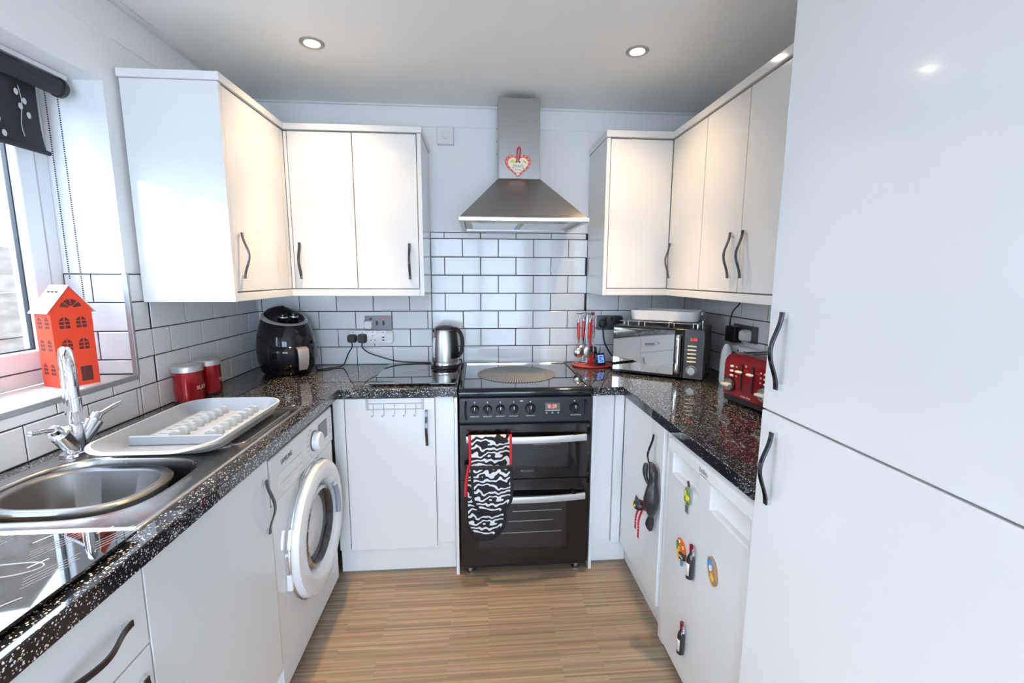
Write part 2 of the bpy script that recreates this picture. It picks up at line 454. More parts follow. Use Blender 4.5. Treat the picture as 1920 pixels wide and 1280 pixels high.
# ------------------------------------------------------------------ room shell
YB = -4.6          # far end of the room, behind the camera
def struct(o): o['kind'] = 'structure'; return o
floor = struct(MB().box(-0.28, W + 0.2, YB - 0.2, 0.2, -0.1, 0).build('floor', 'strip_floor'))
ceiling = struct(MB().box(-0.28, W + 0.2, YB - 0.2, 0.2, CEIL, CEIL + 0.1).build('ceiling', 'ceiling_paint'))
WY0, WY1, WZ0, WZ1 = -2.32, -0.92, 1.045, 2.045      # window opening in the left wall
def in_window(y, z): return WY0 < y < WY1 and WZ0 < z < WZ1
m = MB(); m.T = Matrix(((0, 0, 1, 0), (1, 0, 0, 0), (0, 1, 0, 0), (0, 0, 0, 1)))
wall_left = struct(m.slab([YB, WY0, WY1, 0.0], [0, WZ0, WZ1, CEIL], lambda y, z: not in_window(y, z), -0.28, 0).build('wall_left', 'wall_paint'))
wall_back = struct(MB().box(-0.28, W + 0.2, 0, 0.2, 0, CEIL).build('wall_back', 'wall_paint'))
wall_right = struct(MB().box(W, W + 0.2, YB, 0, 0, CEIL).build('wall_right', 'wall_paint'))
PX0, PX1, PZ0, PZ1 = 0.48, 2.02, 0.06, 2.12                      # opening for the added fill window behind the camera
m = MB(); m.T = Matrix(((1, 0, 0, 0), (0, 0, 1, 0), (0, 1, 0, 0), (0, 0, 0, 1)))
wall_front = struct(m.slab([-0.28, PX0, PX1, W + 0.2], [0, PZ0, PZ1, CEIL], lambda x, z: not (PX0 < x < PX1 and PZ0 < z < PZ1), YB - 0.2, YB).build('wall_front', 'wall_paint'))

# boxed band above the cupboards and the slim ceiling strips
struct(MB().box(0, 0.004, YB, 0, 2.20, CEIL).build('trim_1', 'wall_paint'))
struct(MB().box(0.004, W, -0.004, 0, 2.215, CEIL).build('trim_2', 'wall_paint'))
struct(MB().box(0.004, 0.034, YB, -0.004, CEIL - 0.008, CEIL).build('trim_3', 'white_satin', bevel=0.003))
struct(MB().box(0.034, W, -0.016, -0.004, CEIL - 0.012, CEIL).build('trim_4', 'white_satin', bevel=0.003))

# ------------------------------------------------------------------ wall tiles
TP, TR = 0.2025, 0.102
TILE_MESH = {}
def tile_mesh(w, h, material='tile'):
    k = (round(w, 3), round(h, 3), material)
    if k not in TILE_MESH:
        w, h = k[0] / 2, k[1] / 2; c = 0.0028
        m = MB()
        L = lambda ww, hh, y: [(-ww, y, -hh), (ww, y, -hh), (ww, y, hh), (-ww, y, hh)]
        m.loft([L(w, h, 0), L(w, h, -0.0062), L(w - c, h - c, -0.008)], cap0=False)
        me = bpy.data.meshes.new('tile'); me.from_pydata(m.v, [], m.f); me.materials.append(MAT[material])
        bm = bmesh.new(); bm.from_mesh(me); bmesh.ops.recalc_face_normals(bm, faces=bm.faces); bm.to_mesh(me); bm.free()
        TILE_MESH[k] = me
    return TILE_MESH[k]
def lay_tiles(wall, to_world, rz, regions, phase, row0=0, rows=9, z0=WT, pitch=TP):
    """regions: (a0, a1, zlo, zhi); phase(row) gives one joint position"""
    g = 0.0036
    for r in range(row0, row0 + rows):
        zl, zh = z0 + r * TR, z0 + (r + 1) * TR
        for a0, a1, lo, hi in regions:
            zb, zt = max(zl, lo), min(zh, hi)
            if zt - zb < 0.012: continue
            ph = phase(r); k = math.floor((a0 - ph) / pitch)
            while ph + k * pitch < a1 - 1e-6:
                s, e = max(ph + k * pitch, a0), min(ph + (k + 1) * pitch, a1); k += 1
                if e - s < 0.010: continue
                o = bpy.data.objects.new('tile', tile_mesh(e - s - g, zt - zb - g)); COL.objects.link(o)
                o.location = to_world((s + e) / 2, (zb + zt) / 2); o.rotation_euler = (0, 0, rz); put(o, wall)
def grout(wall, x0, x1, y0, y1, z0, z1, material='grout'):
    MB().box(x0, x1, y0, y1, z0, z1).build('grout', material, wall)
# back wall
lay_tiles(wall_back, lambda a, z: (a, 0, z), 0, [(0.0, 0.962, WT, 1.330), (0.962, 1.858, WT, 1.658), (1.858, W, WT, 1.330)], lambda r: 1.1397 + (0 if r % 2 == 0 else TP / 2))
grout(wall_back, 0, W, -0.005, 0, WT - 0.04, 1.330)
grout(wall_back, 0.962, 1.858, -0.005, 0, 1.330, 1.659)
# left wall: full height to the cupboards, one row higher by the reveal, low under the sill
lay_tiles(wall_left, lambda a, z: (0, a, z), PI / 2, [(-0.832, -0.006, WT, 1.330), (WY1, -0.832, WT, 1.416), (-2.45, WY1, WT, 1.046)], lambda r: -0.0277 + (0 if r % 2 == 1 else TP / 2))
grout(wall_left, 0, 0.005, -0.832, 0, WT - 0.04, 1.330)
grout(wall_left, 0, 0.005, WY1, -0.832, WT - 0.04, 1.418)
grout(wall_left, 0, 0.005, -2.45, WY1, WT - 0.04, 1.046)
# right wall
lay_tiles(wall_right, lambda a, z: (W, a, z), -PI / 2, [(-1.63, -0.006, WT, 1.335)], lambda r: -0.1907 + (0 if r % 2 == 0 else TP / 2))
grout(wall_right, W - 0.005, W, -1.63, 0, WT - 0.04, 1.335)
# window reveal side and the tiled sill
lay_tiles(wall_left, lambda a, z: (a, WY1, z), 0, [(-0.197, 0.0, 1.062, 1.416)], lambda r: (-0.110 if r % 2 == 0 else 0.0))
grout(wall_left, -0.198, 0.0, WY1 - 0.005, WY1, 1.06, 1.418)
grout(wall_left, -0.198, 0.0, WY0, WY1, WZ0, WZ0 + 0.010, 'pale_grout')
for k in range(7):
    for (xa, xb) in ((-0.197, -0.118), (-0.116, -0.002)):
        y1 = WY1 - 0.008 - k * 0.2015; y0 = max(y1 - 0.2000, WY0)
        o = MB().box(xa, xb, y0, y1, WZ0 + 0.004, WZ0 + 0.015).build('tile', 'sill_tile', wall_left, bevel=0.0015)
# metal edge trim round the opening
MB().box(-0.008, 0.010, WY1 - 0.009, WY1 + 0.002, 1.058, 1.418).build('edge_trim', 'trim_metal', wall_left, bevel=0.002)
MB().box(-0.008, 0.010, WY0, WY1 - 0.002, 1.044, 1.0615).build('edge_trim', 'trim_metal', wall_left, bevel=0.002)

# ------------------------------------------------------------------ left window
def frame_rect(m, x0, x1, ya, yb, za, zb, w):
    m.box(x0, x1, ya, ya + w, za, zb); m.box(x0, x1, yb - w, yb, za, zb)
    m.box(x0, x1, ya + w, yb - w, za, za + w); m.box(x0, x1, ya + w, yb - w, zb - w, zb)
win = struct(bpy.data.objects.new('window_1', None)); COL.objects.link(win); win.location = (-0.23, -1.52, 1.06)
m = MB(); frame_rect(m, -0.27, -0.20, WY0, WY1, 1.060, WZ1, 0.046); m.box(-0.27, -0.20, -1.545, -1.495, 1.106, WZ1 - 0.046); m.build('window_frame', 'upvc', win, bevel=0.004)
for ya, yb in ((-1.495, WY1 - 0.046), (WY0 + 0.046, -1.545)):
    m = MB(); frame_rect(m, -0.255, -0.212, ya, yb, 1.1055, WZ1 - 0.046, 0.006); m.build('gasket', 'gasket', win)
    m = MB(); frame_rect(m, -0.260, -0.195, ya + 0.004, yb - 0.004, 1.1095, WZ1 - 0.050, 0.062)
    m.build('sash', 'upvc', win, bevel=0.008, seg=3)
    m = MB(); frame_rect(m, -0.235, -0.222, ya + 0.0655, yb - 0.0655, 1.171, WZ1 - 0.1115, 0.005); m.build('glazing_seal', 'gasket', win)
    MB().box(-0.231, -0.227, ya + 0.066, yb - 0.066, 1.172, WZ1 - 0.112).build('window_pane', 'window_glass', win, smooth=0)

# unseen window added behind the camera to let in fill daylight
win = struct(bpy.data.objects.new('fill_window', None)); COL.objects.link(win); win.location = (1.25, YB - 0.12, PZ0)
m = MB(); m.T = Matrix(((0, 1, 0, 0), (1, 0, 0, 0), (0, 0, 1, 0), (0, 0, 0, 1)))
frame_rect(m, YB - 0.15, YB - 0.08, PX0, PX1, PZ0, PZ1, 0.06); m.box(YB - 0.15, YB - 0.08, 1.215, 1.295, PZ0 + 0.06, PZ1 - 0.06); m.build('window_frame', 'upvc', win, bevel=0.004)
for xa, xb in ((PX0 + 0.06, 1.215), (1.295, PX1 - 0.06)):
    MB().box(xa, xb, YB - 0.117, YB - 0.113, PZ0 + 0.06, PZ1 - 0.06).build('window_pane', 'window_glass', win, smooth=0)

# ------------------------------------------------------------------ outside the window
struct(MB().box(-9, 9, -12, 6, -0.30, -0.12).build('ground', 'paving'))
fence = thing('garden_fence', 'brown panelled garden fence outside the window', 'fence', (-1.7, -1.0, -0.12))
FX = -1.70
for k in range(6):
    for j in range(6):
        ya = -4.6 + j * 1.2
        bx('fence_panel', 'fence_concrete', fence, FX - 0.05, FX, ya + 0.004, ya + 1.196, -0.12 + k * 0.285, -0.12 + k * 0.285 + 0.281, 0.006)
bx('fence_post', 'fence_concrete', fence, FX - 0.08, FX + 0.02, -4.66, -4.60, -0.12, 1.62, 0.006)
bx('fence_post', 'fence_concrete', fence, FX - 0.08, FX + 0.02, 2.60, 2.66, -0.12, 1.62, 0.006)
house = thing('neighbour_house', 'white rendered house beyond the garden fence', 'house', (-6.2, 3.0, -0.12))
bx('wall', 'render_white', house, -7.5, -5.2, 1.0, 6.0, -0.12, 3.4, 0)
m = MB(); m.prism([(0.8, 3.4), (6.2, 3.4), (3.5, 5.0)], -7.7, -5.0, lambda a, b, d: (d, a, b)); m.build('roof', 'fence_concrete', house)
for k in range(3):
    bx('window', 'black_glass', house, -5.21, -5.17, 1.5 + k * 1.5, 2.3 + k * 1.5, 1.3, 2.4, 0)

# ------------------------------------------------------------------ downlights
def make_downlight():
    t = thing('downlight', '', 'downlight', (0, 0, CEIL))
    MB().lathe([(0.047, 0), (0.047, -0.003), (0.042, -0.007), (0.031, -0.005), (0.027, 0.0)], (0, 0, 0), seg=32, caps=False).build('bezel', 'trim_metal', t, local=True)
    MB().lathe([(0.028, -0.0005), (0.027, -0.0030), (0.012, -0.0045)], (0, 0, 0), seg=24).build('bulb', 'lamp_glow', t, local=True)
    # a reflector lamp: a narrow bright beam inside a wide weak spill
    for nm, power, size in (('lamp_beam', SPOT_POWER, 57), ('lamp_spill', SPILL_POWER, 125)):
        d = bpy.data.lights.new(nm, 'SPOT'); d.energy = power; d.color = SPOT_COLOUR
        d.spot_size = math.radians(size); d.spot_blend = 1.0; d.shadow_soft_size = 0.03
        s = bpy.data.objects.new(nm, d); COL.objects.link(s); s.location = (0, 0, -0.012); s.parent = t
    return t
def copy_thing(root, loc, label):
    r = root.copy(); COL.objects.link(r); r.location = loc; r['label'] = label
    for ch in list(root.children):
        c = ch.copy(); COL.objects.link(c); c.parent = r
        for g in list(ch.children):
            d = g.copy(); COL.objects.link(d); d.parent = c
    return r
dl = make_downlight()
spots = [(0.578, -0.62, 'warm recessed ceiling downlight on the left, above the washing machine'), (1.882, -0.663, 'warm recessed ceiling downlight on the right of the extractor hood'),
         (0.578, -1.69, 'warm ceiling downlight above the sink'), (0.590, -2.46, 'warm ceiling downlight behind the camera on the window side')]
for i, (x, y, lab) in enumerate(spots):
    if i == 0: dl.location = (x, y, CEIL); dl['label'] = lab; dl['group'] = 'ceiling downlights'
    else: copy_thing(dl, (x, y, CEIL), lab)

# ------------------------------------------------------------------ handles
HANDLE_SECT = [(-0.0062, -0.0022), (0.0062, -0.0022), (0.0062, 0.0022), (-0.0062, 0.0022)]
def bow_handle(parent, c, along, out, length=0.172, lab=None):
    """flat bow handle; c = centre on the door face, along = long axis, out = door normal"""
    a, n = Vector(along).normalized(), Vector(out).normalized(); s = a.cross(n); c = Vector(c)
    m = MB(); N = 20; pts = []
    for i in range(N + 1):
        t = i / N
        pts.append(c + a * (t - 0.5) * length + n * (0.012 + 0.020 * (0.5 - 0.5 * math.cos(2 * PI * t)) ** 1.15))
    m.tube(pts, 1.0, up=s, sect=HANDLE_SECT)
    m.mi = 1
    for e in (-1, 1):
        q = c + a * e * (length / 2 - 0.007)
        m.T = basis(q, s, a)
        m.box(-0.0055, 0.0055, -0.007, 0.007, 0.0003, 0.012)
        m.T = Matrix.Identity(4)
    o = m.build('handle', ['dark_chrome', 'chrome'], parent, bevel=0.0008, seg=1)
    return o

# ------------------------------------------------------------------ wall cupboards, left of the hood
DT = 0.018
ZB, ZT = 1.353, 2.074
c = thing('wall_cabinet', 'white gloss wall cupboard with broad end panel, beside the window', 'cabinet', (0.16, -0.6, 1.316))
bx('carcass', 'white_satin', c, 0.006, 0.312, -0.846, -0.010, 1.350, 2.078)
bx('end_panel', 'white_gloss', c, 0.012, 0.334, -0.866, -0.848, 1.316, 2.078)
d = bx('door', 'white_gloss', c, 0.314, 0.332, -0.845, -0.378, ZB, ZT, 0.002)
bow_handle(d, (0.332, -0.803, 1.487), (0, 0, 1), (1, 0, 0))
bx('corner_post', 'white_gloss', c, 0.314, 0.332, -0.375, -0.345, ZB, ZT)
c = thing('wall_cabinet', 'white gloss double-door wall cupboard left of the extractor hood', 'cabinet', (0.64, -0.16, 1.316))
bx('carcass', 'white_satin', c, 0.336, 0.940, -0.325, -0.010, 1.350, 2.078)
bx('end_panel', 'white_gloss', c, 0.942, 0.962, -0.347, -0.010, 1.316, 2.078)
bx('corner_post', 'white_gloss', c, 0.333, 0.347, -0.345, -0.327, ZB, ZT)
for x0, x1, hx in ((0.3495, 0.6405, 0.381), (0.6445, 0.9385, 0.896)):
    d = bx('door', 'white_gloss', c, x0, x1, -0.345, -0.327, ZB, ZT, 0.002)
    bow_handle(d, (hx, -0.345, 1.484), (0, 0, 1), (0, -1, 0))
m = MB().slab([0.008, 0.342, 0.968], [-0.874, -0.355, -0.010], lambda x, y: x < 0.342 or y > -0.355, 2.079, 2.107)
tag(m.build('cabinet_cornice', 'white_gloss', bevel=0.003), 'white cornice board along the top of the cupboards beside the window', 'cornice')
m = MB().slab([0.312, 0.332, 0.941], [-0.847, -0.345, -0.325], lambda x, y: x < 0.332 or y > -0.345, 1.316, 1.3485)
tag(m.build('cabinet_pelmet', 'white_gloss', bevel=0.002), 'white pelmet strip under the cupboards beside the window', 'pelmet')

# ------------------------------------------------------------------ wall cupboards, right of the hood
c = thing('wall_cabinet', 'white gloss corner wall cupboard right of the extractor hood', 'cabinet', (2.2, -0.3, 1.320))
m = MB().slab([1.878, 2.212, W - 0.010], [-0.674, -0.325, -0.010], lambda x, y: x > 2.212 or y > -0.325, 1.354, 2.082)
m.build('carcass', 'white_satin', c)
bx('end_panel', 'white_gloss', c, 1.857, 1.876, -0.347, -0.010, 1.320, 2.082)
bx('door', 'white_gloss', c, 1.879, 2.190, -0.345, -0.327, ZB + 0.004, ZT + 0.004, 0.002)
d = bx('door', 'white_gloss', c, 2.192, 2.210, -0.6735, -0.349, ZB + 0.004, ZT + 0.004, 0.002)
bow_handle(d, (2.192, -0.388, 1.494), (0, 0, 1), (-1, 0, 0))
c = thing('wall_cabinet', 'white gloss wall cupboard with paired handles, above the toaster', 'cabinet', (2.36, -1.0, 1.320))
bx('carcass', 'white_satin', c, 2.212, W - 0.010, -1.280, -0.678, 1.354, 2.082)
for y0, y1, hy in ((-0.9750, -0.6775, -0.926), (-1.2770, -0.9790, -1.008)):
    d = bx('door', 'white_gloss', c, 2.192, 2.210, y0, y1, ZB + 0.004, ZT + 0.004, 0.002)
    bow_handle(d, (2.192, hy, 1.495), (0, 0, 1), (-1, 0, 0))
c = thing('wall_cabinet', 'white gloss wall cupboard tucked against the tall cupboard', 'cabinet', (2.36, -1.45, 1.320))
bx('carcass', 'white_satin', c, 2.212, W - 0.010, -1.612, -1.284, 1.354, 2.082)
bx('door', 'white_gloss', c, 2.192, 2.210, -1.610, -1.281, ZB + 0.004, ZT + 0.004, 0.002)
m = MB().slab([1.852, 2.184, W - 0.010], [-1.612, -0.355, -0.010], lambda x, y: x > 2.184 or y > -0.355, 2.084, 2.116)
tag(m.build('cabinet_cornice', 'white_gloss', bevel=0.003), 'white cornice board along the top of the cupboards above the microwave', 'cornice')
m = MB().slab([1.877, 2.192, 2.212], [-1.612, -0.345, -0.325], lambda x, y: x > 2.192 or y > -0.345, 1.320, 1.3525)
tag(m.build('cabinet_pelmet', 'white_gloss', bevel=0.002), 'white pelmet strip under the cupboards above the microwave', 'pelmet')

# ------------------------------------------------------------------ worktops
def wl(x, y):
    if 0.085 < x < 0.505 and -1.685 < y < -1.320: return False
    return x < 0.598 or y > -0.598
m = MB().slab([0.009, 0.085, 0.505, 0.598, 1.129], [-2.40, -1.685, -1.320, -0.598, -0.009], wl, 0.870, WT)
tag(m.build('worktop', 'sparkle_worktop', bevel=0.003, seg=3), 'black glittery worktop under the sink, running round to the kettle', 'worktop')
m = MB().slab([1.752, 1.894, W - 0.009], [-1.612, -0.622, -0.009], lambda x, y: x > 1.894 or y > -0.622, 0.870, WT)
tag(m.build('worktop', 'sparkle_worktop', bevel=0.003, seg=3), 'black glittery worktop under the microwave and toaster', 'worktop')

# ------------------------------------------------------------------ base units, left run
FX1 = 0.580
c = thing('drawer_unit', 'white gloss base unit with a drawer above a door, nearest the camera', 'drawer unit', (0.3, -2.0, 0))
bx('carcass', 'white_satin', c, 0.03, 0.558, -2.256, -1.760, 0.130, 0.868)
d = bx('drawer', 'white_gloss', c, 0.561, FX1, -2.2555, -1.7585, 0.700, 0.858, 0.002)
bow_handle(d, (FX1, -1.892, 0.782), (0, 1, 0), (1, 0, 0))
d = bx('door', 'white_gloss', c, 0.561, FX1, -2.2555, -1.7585, 0.130, 0.696, 0.002)
bow_handle(d, (FX1, -1.792, 0.567), (0, 0, 1), (1, 0, 0))
bx('plinth', 'white_satin', c, 0.500, 0.515, -2.256, -1.760, 0, 0.128)
c = thing('sink_cabinet', 'white gloss cupboard under the sink with one tall door', 'cabinet', (0.3, -1.5, 0))
bx('side_panel', 'white_satin', c, 0.03, 0.558, -1.756, -1.740, 0.130, 0.868)
bx('side_panel', 'white_satin', c, 0.03, 0.558, -1.256, -1.240, 0.130, 0.868)
bx('base_panel', 'white_satin', c, 0.03, 0.558, -1.738, -1.258, 0.130, 0.148)
d = bx('door', 'white_gloss', c, 0.561, FX1, -1.7545, -1.2425, 0.130, 0.858, 0.002)
bow_handle(d, (FX1, -1.280, 0.722), (0, 0, 1), (1, 0, 0))
bx('plinth', 'white_satin', c, 0.500, 0.515, -1.756, -1.240, 0, 0.128)

# ------------------------------------------------------------------ base units, back run
FY = -0.580
c = thing('base_cabinet', 'white gloss base cupboard with hook rack, left of the cooker', 'cabinet', (0.82, -0.3, 0))
bx('carcass', 'white_satin', c, 0.600, 1.110, -0.556, -0.012, 0.130, 0.866)
bx('corner_post', 'white_gloss', c, 0.566, 0.6165, FY, -0.562, 0.122, 0.862)
d = bx('door', 'white_gloss', c, 0.6195, 1.0225, FY, -0.561, 0.122, 0.862, 0.002)
bow_handle(d, (0.986, FY, 0.723), (0, 0, 1), (0, -1, 0))
bx('filler_panel', 'white_gloss', c, 1.025, 1.111, -0.572, -0.558, 0.142, 0.866)
bx('plinth', 'white_satin', c, 0.565, 1.110, -0.560, -0.545, 0, 0.136)
for x0, lab in ((1.1145, 'slim white upright panel on the left of the cooker'), (1.7520, 'slim white upright panel on the right of the cooker')):
    tag(bx('upright_panel', 'white_gloss', None, x0, x0 + 0.0145, -0.622, -0.030, 0, 0.868), lab, 'panel')
c = thing('base_cabinet', 'white gloss corner base cupboard with black cat ornament, right of the cooker', 'cabinet', (2.1, -0.6, 0))
m = MB().slab([1.770, 1.936, W - 0.012], [-1.040, -0.556, -0.012], lambda x, y: x > 1.936 or y > -0.556, 0.130, 0.866)
m.build('carcass', 'white_satin', c)
bx('filler_panel', 'white_gloss', c, 1.768, 1.868, -0.574, -0.558, 0.124, 0.866)
bx('corner_post', 'white_gloss', c, 1.870, 1.913, -0.590, -0.560, 0.114, 0.866)
d = bx('door', 'white_gloss', c, 1.915, 1.934, -1.040, -0.594, 0.122, 0.862, 0.002)
bow_handle(d, (1.915, -0.972, 0.722), (0, 0, 1), (-1, 0, 0))
bx('end_post', 'white_gloss', c, 1.930, 1.950, -1.086, -1.043, 0.0, 0.866)
bx('plinth', 'white_satin', c, 1.955, 1.968, -1.042, -0.545, 0, 0.128)
bx('plinth', 'white_satin', c, 1.768, 1.953, -0.560, -0.530, 0, 0.128)

# ------------------------------------------------------------------ tall cupboard
c = thing('tall_cabinet', 'tall white gloss larder cupboard with two doors, nearest on the right', 'cabinet', (2.2, -1.9, 0))
bx('carcass', 'white_satin', c, 1.918, W - 0.010, -2.214, -1.640, 0.130, 2.090)
bx('side_panel', 'white_gloss', c, 1.914, W - 0.010, -1.636, -1.618, 0.0, 2.090)
for z0, z1, hz in ((0.130, 1.105, 0.982), (1.109, 2.088, 1.252)):
    d = bx('door', 'white_gloss', c, 1.893, 1.912, -2.214, -1.619, z0, z1, 0.0025, seg=3)
    bow_handle(d, (1.893, -1.676, hz), (0, 0, 1), (-1, 0, 0))
bx('plinth', 'white_satin', c, 1.960, 1.975, -2.214, -1.640, 0, 0.128)

# ------------------------------------------------------------------ washing machine
c = thing('washing_machine', 'white front-loading washing machine under the worktop', 'washing machine', (0.3, -0.93, 0))
WX = 0.572
bx('body', 'white_enamel', c, 0.045, WX - 0.012, -1.226, -0.634, 0.020, 0.848, 0.006)
bx('lower_front', 'white_enamel', c, WX - 0.014, WX, -1.225, -0.635, 0.028, 0.690, 0.004)
p = bx('control_panel', 'white_enamel', c, WX - 0.014, WX + 0.006, -1.225, -0.635, 0.6935, 0.846, 0.006, seg=3)
DY, DZ = -0.905, 0.445
m = MB(); m.lathe([(0.250, -0.001), (0.252, 0.012), (0.250, 0.032), (0.243, 0.042), (0.225, 0.047), (0.190, 0.047), (0.178, 0.043), (0.168, 0.030), (0.160, 0.018), (0.156, 0.006)], (WX, DY, DZ), (1, 0, 0), 72, caps=False)
door = m.build('door', 'white_enamel', c)
m = MB(); m.lathe([(0.2555, 0.002), (0.2575, 0.006), (0.2575, 0.016), (0.2550, 0.020)], (WX, DY, DZ), (1, 0, 0), 72, caps=False); m.build('door_trim', 'chrome', door)
m = MB(); m.lathe([(0.1545, 0.007), (0.150, 0.030), (0.138, 0.034)], (WX, DY, DZ), (1, 0, 0), 64, caps=False); m.build('glass_rim', 'steel', door)
m = MB(); m.lathe([(0.140, 0.034), (0.128, 0.020), (0.105, -0.02), (0.05, -0.05), (0.0, -0.055)], (WX, DY, DZ), (1, 0, 0), 48, caps=False); m.build('door_glass', 'door_glass', door)
m = MB(); m.lathe([(0.150, 0.004), (0.150, -0.001), (0.02, -0.0008), (0.0, -0.0005)], (WX, DY, DZ), (1, 0, 0), 48, caps=False); m.build('drum', 'dark_grey_plastic', c)
m = MB(); m.tube([(WX + 0.047, DY + 0.170 * math.cos(t), DZ + 0.170 * math.sin(t)) for t in [math.radians(a) for a in range(-12, 41, 4)]], 0.012, 8)
m.build('door_grip', 'rack_grey', door)
m = MB(); m.box(WX, WX + 0.020, -1.160, -1.148, 0.350, 0.490); m.build('hinge', 'white_plastic', door, bevel=0.004)
PXF = WX + 0.006
m = MB(); m.lathe([(0.040, 0), (0.040, 0.003)], (PXF, -0.852, 0.770), (1, 0, 0), 40); m.build('dial_ring', 'dark_grey_plastic', p)
m = MB(); m.lathe([(0.036, 0.002), (0.036, 0.020), (0.031, 0.028), (0.0, 0.028)], (PXF, -0.852, 0.770), (1, 0, 0), 40); m.build('dial', 'white_plastic', p)
bx('display', 'clock_window', p, PXF, PXF + 0.0015, -0.800, -0.704, 0.738, 0.815, 0.001)
m = MB(); m.box(PXF, PXF + 0.002, -1.178, -0.972, 0.722, 0.776); m.build('detergent_drawer', 'white_plastic', p, bevel=0.006)
m = MB(); m.box(PXF + 0.002, PXF + 0.0045, -1.168, -0.985, 0.726, 0.740); m.build('drawer_grip', 'white_plastic', p, bevel=0.002)
text('lettering', 'SAMSUNG', 0.024, 'print_dark', p, (PXF + 0.0006, -1.104, 0.806), (0, 1, 0), (0, 0, 1), width=0.088)
for k in range(7):
    a = math.radians(-60 + k * 20 + 180)
    MB().box(PXF, PXF + 0.0005, -0.852 + 0.060 * math.cos(a) - 0.012, -0.852 + 0.060 * math.cos(a) + 0.008, 0.770 + 0.062 * math.sin(a) - 0.0012, 0.770 + 0.062 * math.sin(a) + 0.0012).build('programme_mark', 'print_grey', p)
for k in range(6):
    MB().box(PXF, PXF + 0.0005, -0.672, -0.656, 0.742 + k * 0.013, 0.745 + k * 0.013).build('programme_mark', 'print_grey', p)
for y in (-1.19, -0.67):
    MB().lathe([(0.022, 0), (0.022, 0.012), (0.012, 0.022)], (0.52, y, 0), seg=16).build('foot', 'black_plastic', c)

# ------------------------------------------------------------------ cooker
c = thing('cooker', 'black freestanding double-oven electric cooker with glass hob', 'cooker', (1.44, -0.34, 0))
CX0, CX1, CY = 1.1370, 1.7440, -0.640
bx('body', 'black_satin', c, CX0 + 0.004, CX1 - 0.004, -0.618, -0.035, 0.030, 0.900, 0.002)
hob = bx('hob_glass', 'black_glass', c, CX0 + 0.020, CX1 - 0.020, -0.618, -0.066, 0.9020, 0.9140, 0.001)
for x0, x1 in ((CX0, CX0 + 0.018), (CX1 - 0.018, CX1)):
    bx('hob_rail', 'black_gloss', c, x0, x1, -0.632, -0.045, 0.8900, 0.9190, 0.004, seg=3)
bx('back_trim', 'chrome', c, CX0 + 0.020, CX1 - 0.020, -0.064, -0.048, 0.9020, 0.9210, 0.003)
# rounded nose along the front of the hob
prof = [(-0.620, 0.9150), (-0.632, 0.9148), (-0.642, 0.911), (-0.648, 0.904), (-0.650, 0.895), (-0.648, 0.884), (-0.642, 0.880), (-0.620, 0.880)]
MB().prism(prof, CX0, CX1, lambda a, b, d: (d, a, b)).build('hob_nose', 'black_gloss', c)
m = MB(); m.prism([(-0.600, 0.7585), (-0.645, 0.7585), (-0.638, 0.870), (-0.632, 0.878), (-0.600, 0.878)], CX0 + 0.001, CX1 - 0.001, lambda a, b, d: (d, a, b))
cp = m.build('control_panel', 'black_satin', c, bevel=0.004)
cp_y = lambda z: -0.645 + (z - 0.7585) * 0.0628
for s, x0, x1 in ((-1, CX0 + 0.026, CX0 + 0.040), (1, CX1 - 0.040, CX1 - 0.026)):
    pts = [(x0 + 0.007 + s * 0.004 * math.sin(t * PI), cp_y(0.775 + t * 0.085) - 0.002, 0.775 + t * 0.085) for t in [i / 8 for i in range(9)]]
    MB().tube(pts, 0.005, 8).build('panel_moulding', 'black_gloss', cp)
for x, r in ((1.207, 0.0205), (1.265, 0.0205), (1.323, 0.0205), (1.383, 0.0215), (1.459, 0.0245), (1.662, 0.0235)):
    z = 0.822; y = cp_y(z)
    m = MB(); m.lathe([(r, 0), (r, 0.006), (r * 0.86, 0.012), (r * 0.82, 0.020), (0, 0.021)], (x, y, z), (0, -1, 0), 28)
    k = m.build('knob', 'black_gloss', cp)
    MB().box(x - 0.0045, x + 0.0045, y - 0.030, y - 0.018, z - r * 0.86, z + r * 0.86).build('knob_grip', 'black_gloss', k, bevel=0.003)
    MB().box(x - 0.0012, x + 0.0012, y - 0.0308, y - 0.0300, z + r * 0.2, z + r * 0.8).build('pointer', 'print_white', k)
    MB().lathe([(0.0028, 0), (0.0028, 0.0006)], (x, cp_y(0.853) - 0.0004, 0.853), (0, -1, 0), 12).build('knob_mark', 'print_white', cp)
for x, s in ((1.207, 'FRONT LEFT'), (1.265, 'REAR LEFT'), (1.323, 'REAR RIGHT'), (1.383, 'FRONT RIGHT'), (1.459, 'MAIN OVEN'), (1.668, 'TOP OVEN/GRILL')):
    text('lettering', s, 0.0065, 'print_white', cp, (x, cp_y(0.788) - 0.0012, 0.788), (1, 0, 0), (0, 0.06, 1), width=0.040 if x < 1.6 else 0.052)
MB().box(1.412, 1.426, cp_y(0.856) - 0.001, cp_y(0.856), 0.854, 0.858).build('panel_mark', 'print_white', cp)
z = 0.829
MB().box(1.527, 1.594, cp_y(z) - 0.0022, cp_y(z), 0.812, 0.846).build('clock_window', 'clock_window', cp)
text('lettering', '01:39', 0.024, 'orange_led', cp, (1.559, cp_y(z) - 0.0026, 0.829), (1, 0, 0), (0, 0.06, 1), width=0.040)
MB().box(1.527, 1.594, cp_y(0.811) - 0.0030, cp_y(0.811), 0.809, 0.8125).build('clock_sill', 'trim_metal', cp)
for x in (1.534, 1.560, 1.587):
    MB().lathe([(0.0048, 0), (0.0040, 0.0022), (0, 0.0024)], (x, cp_y(0.800), 0.800), (0, -1, 0), 14).build('clock_button', 'print_grey', cp)
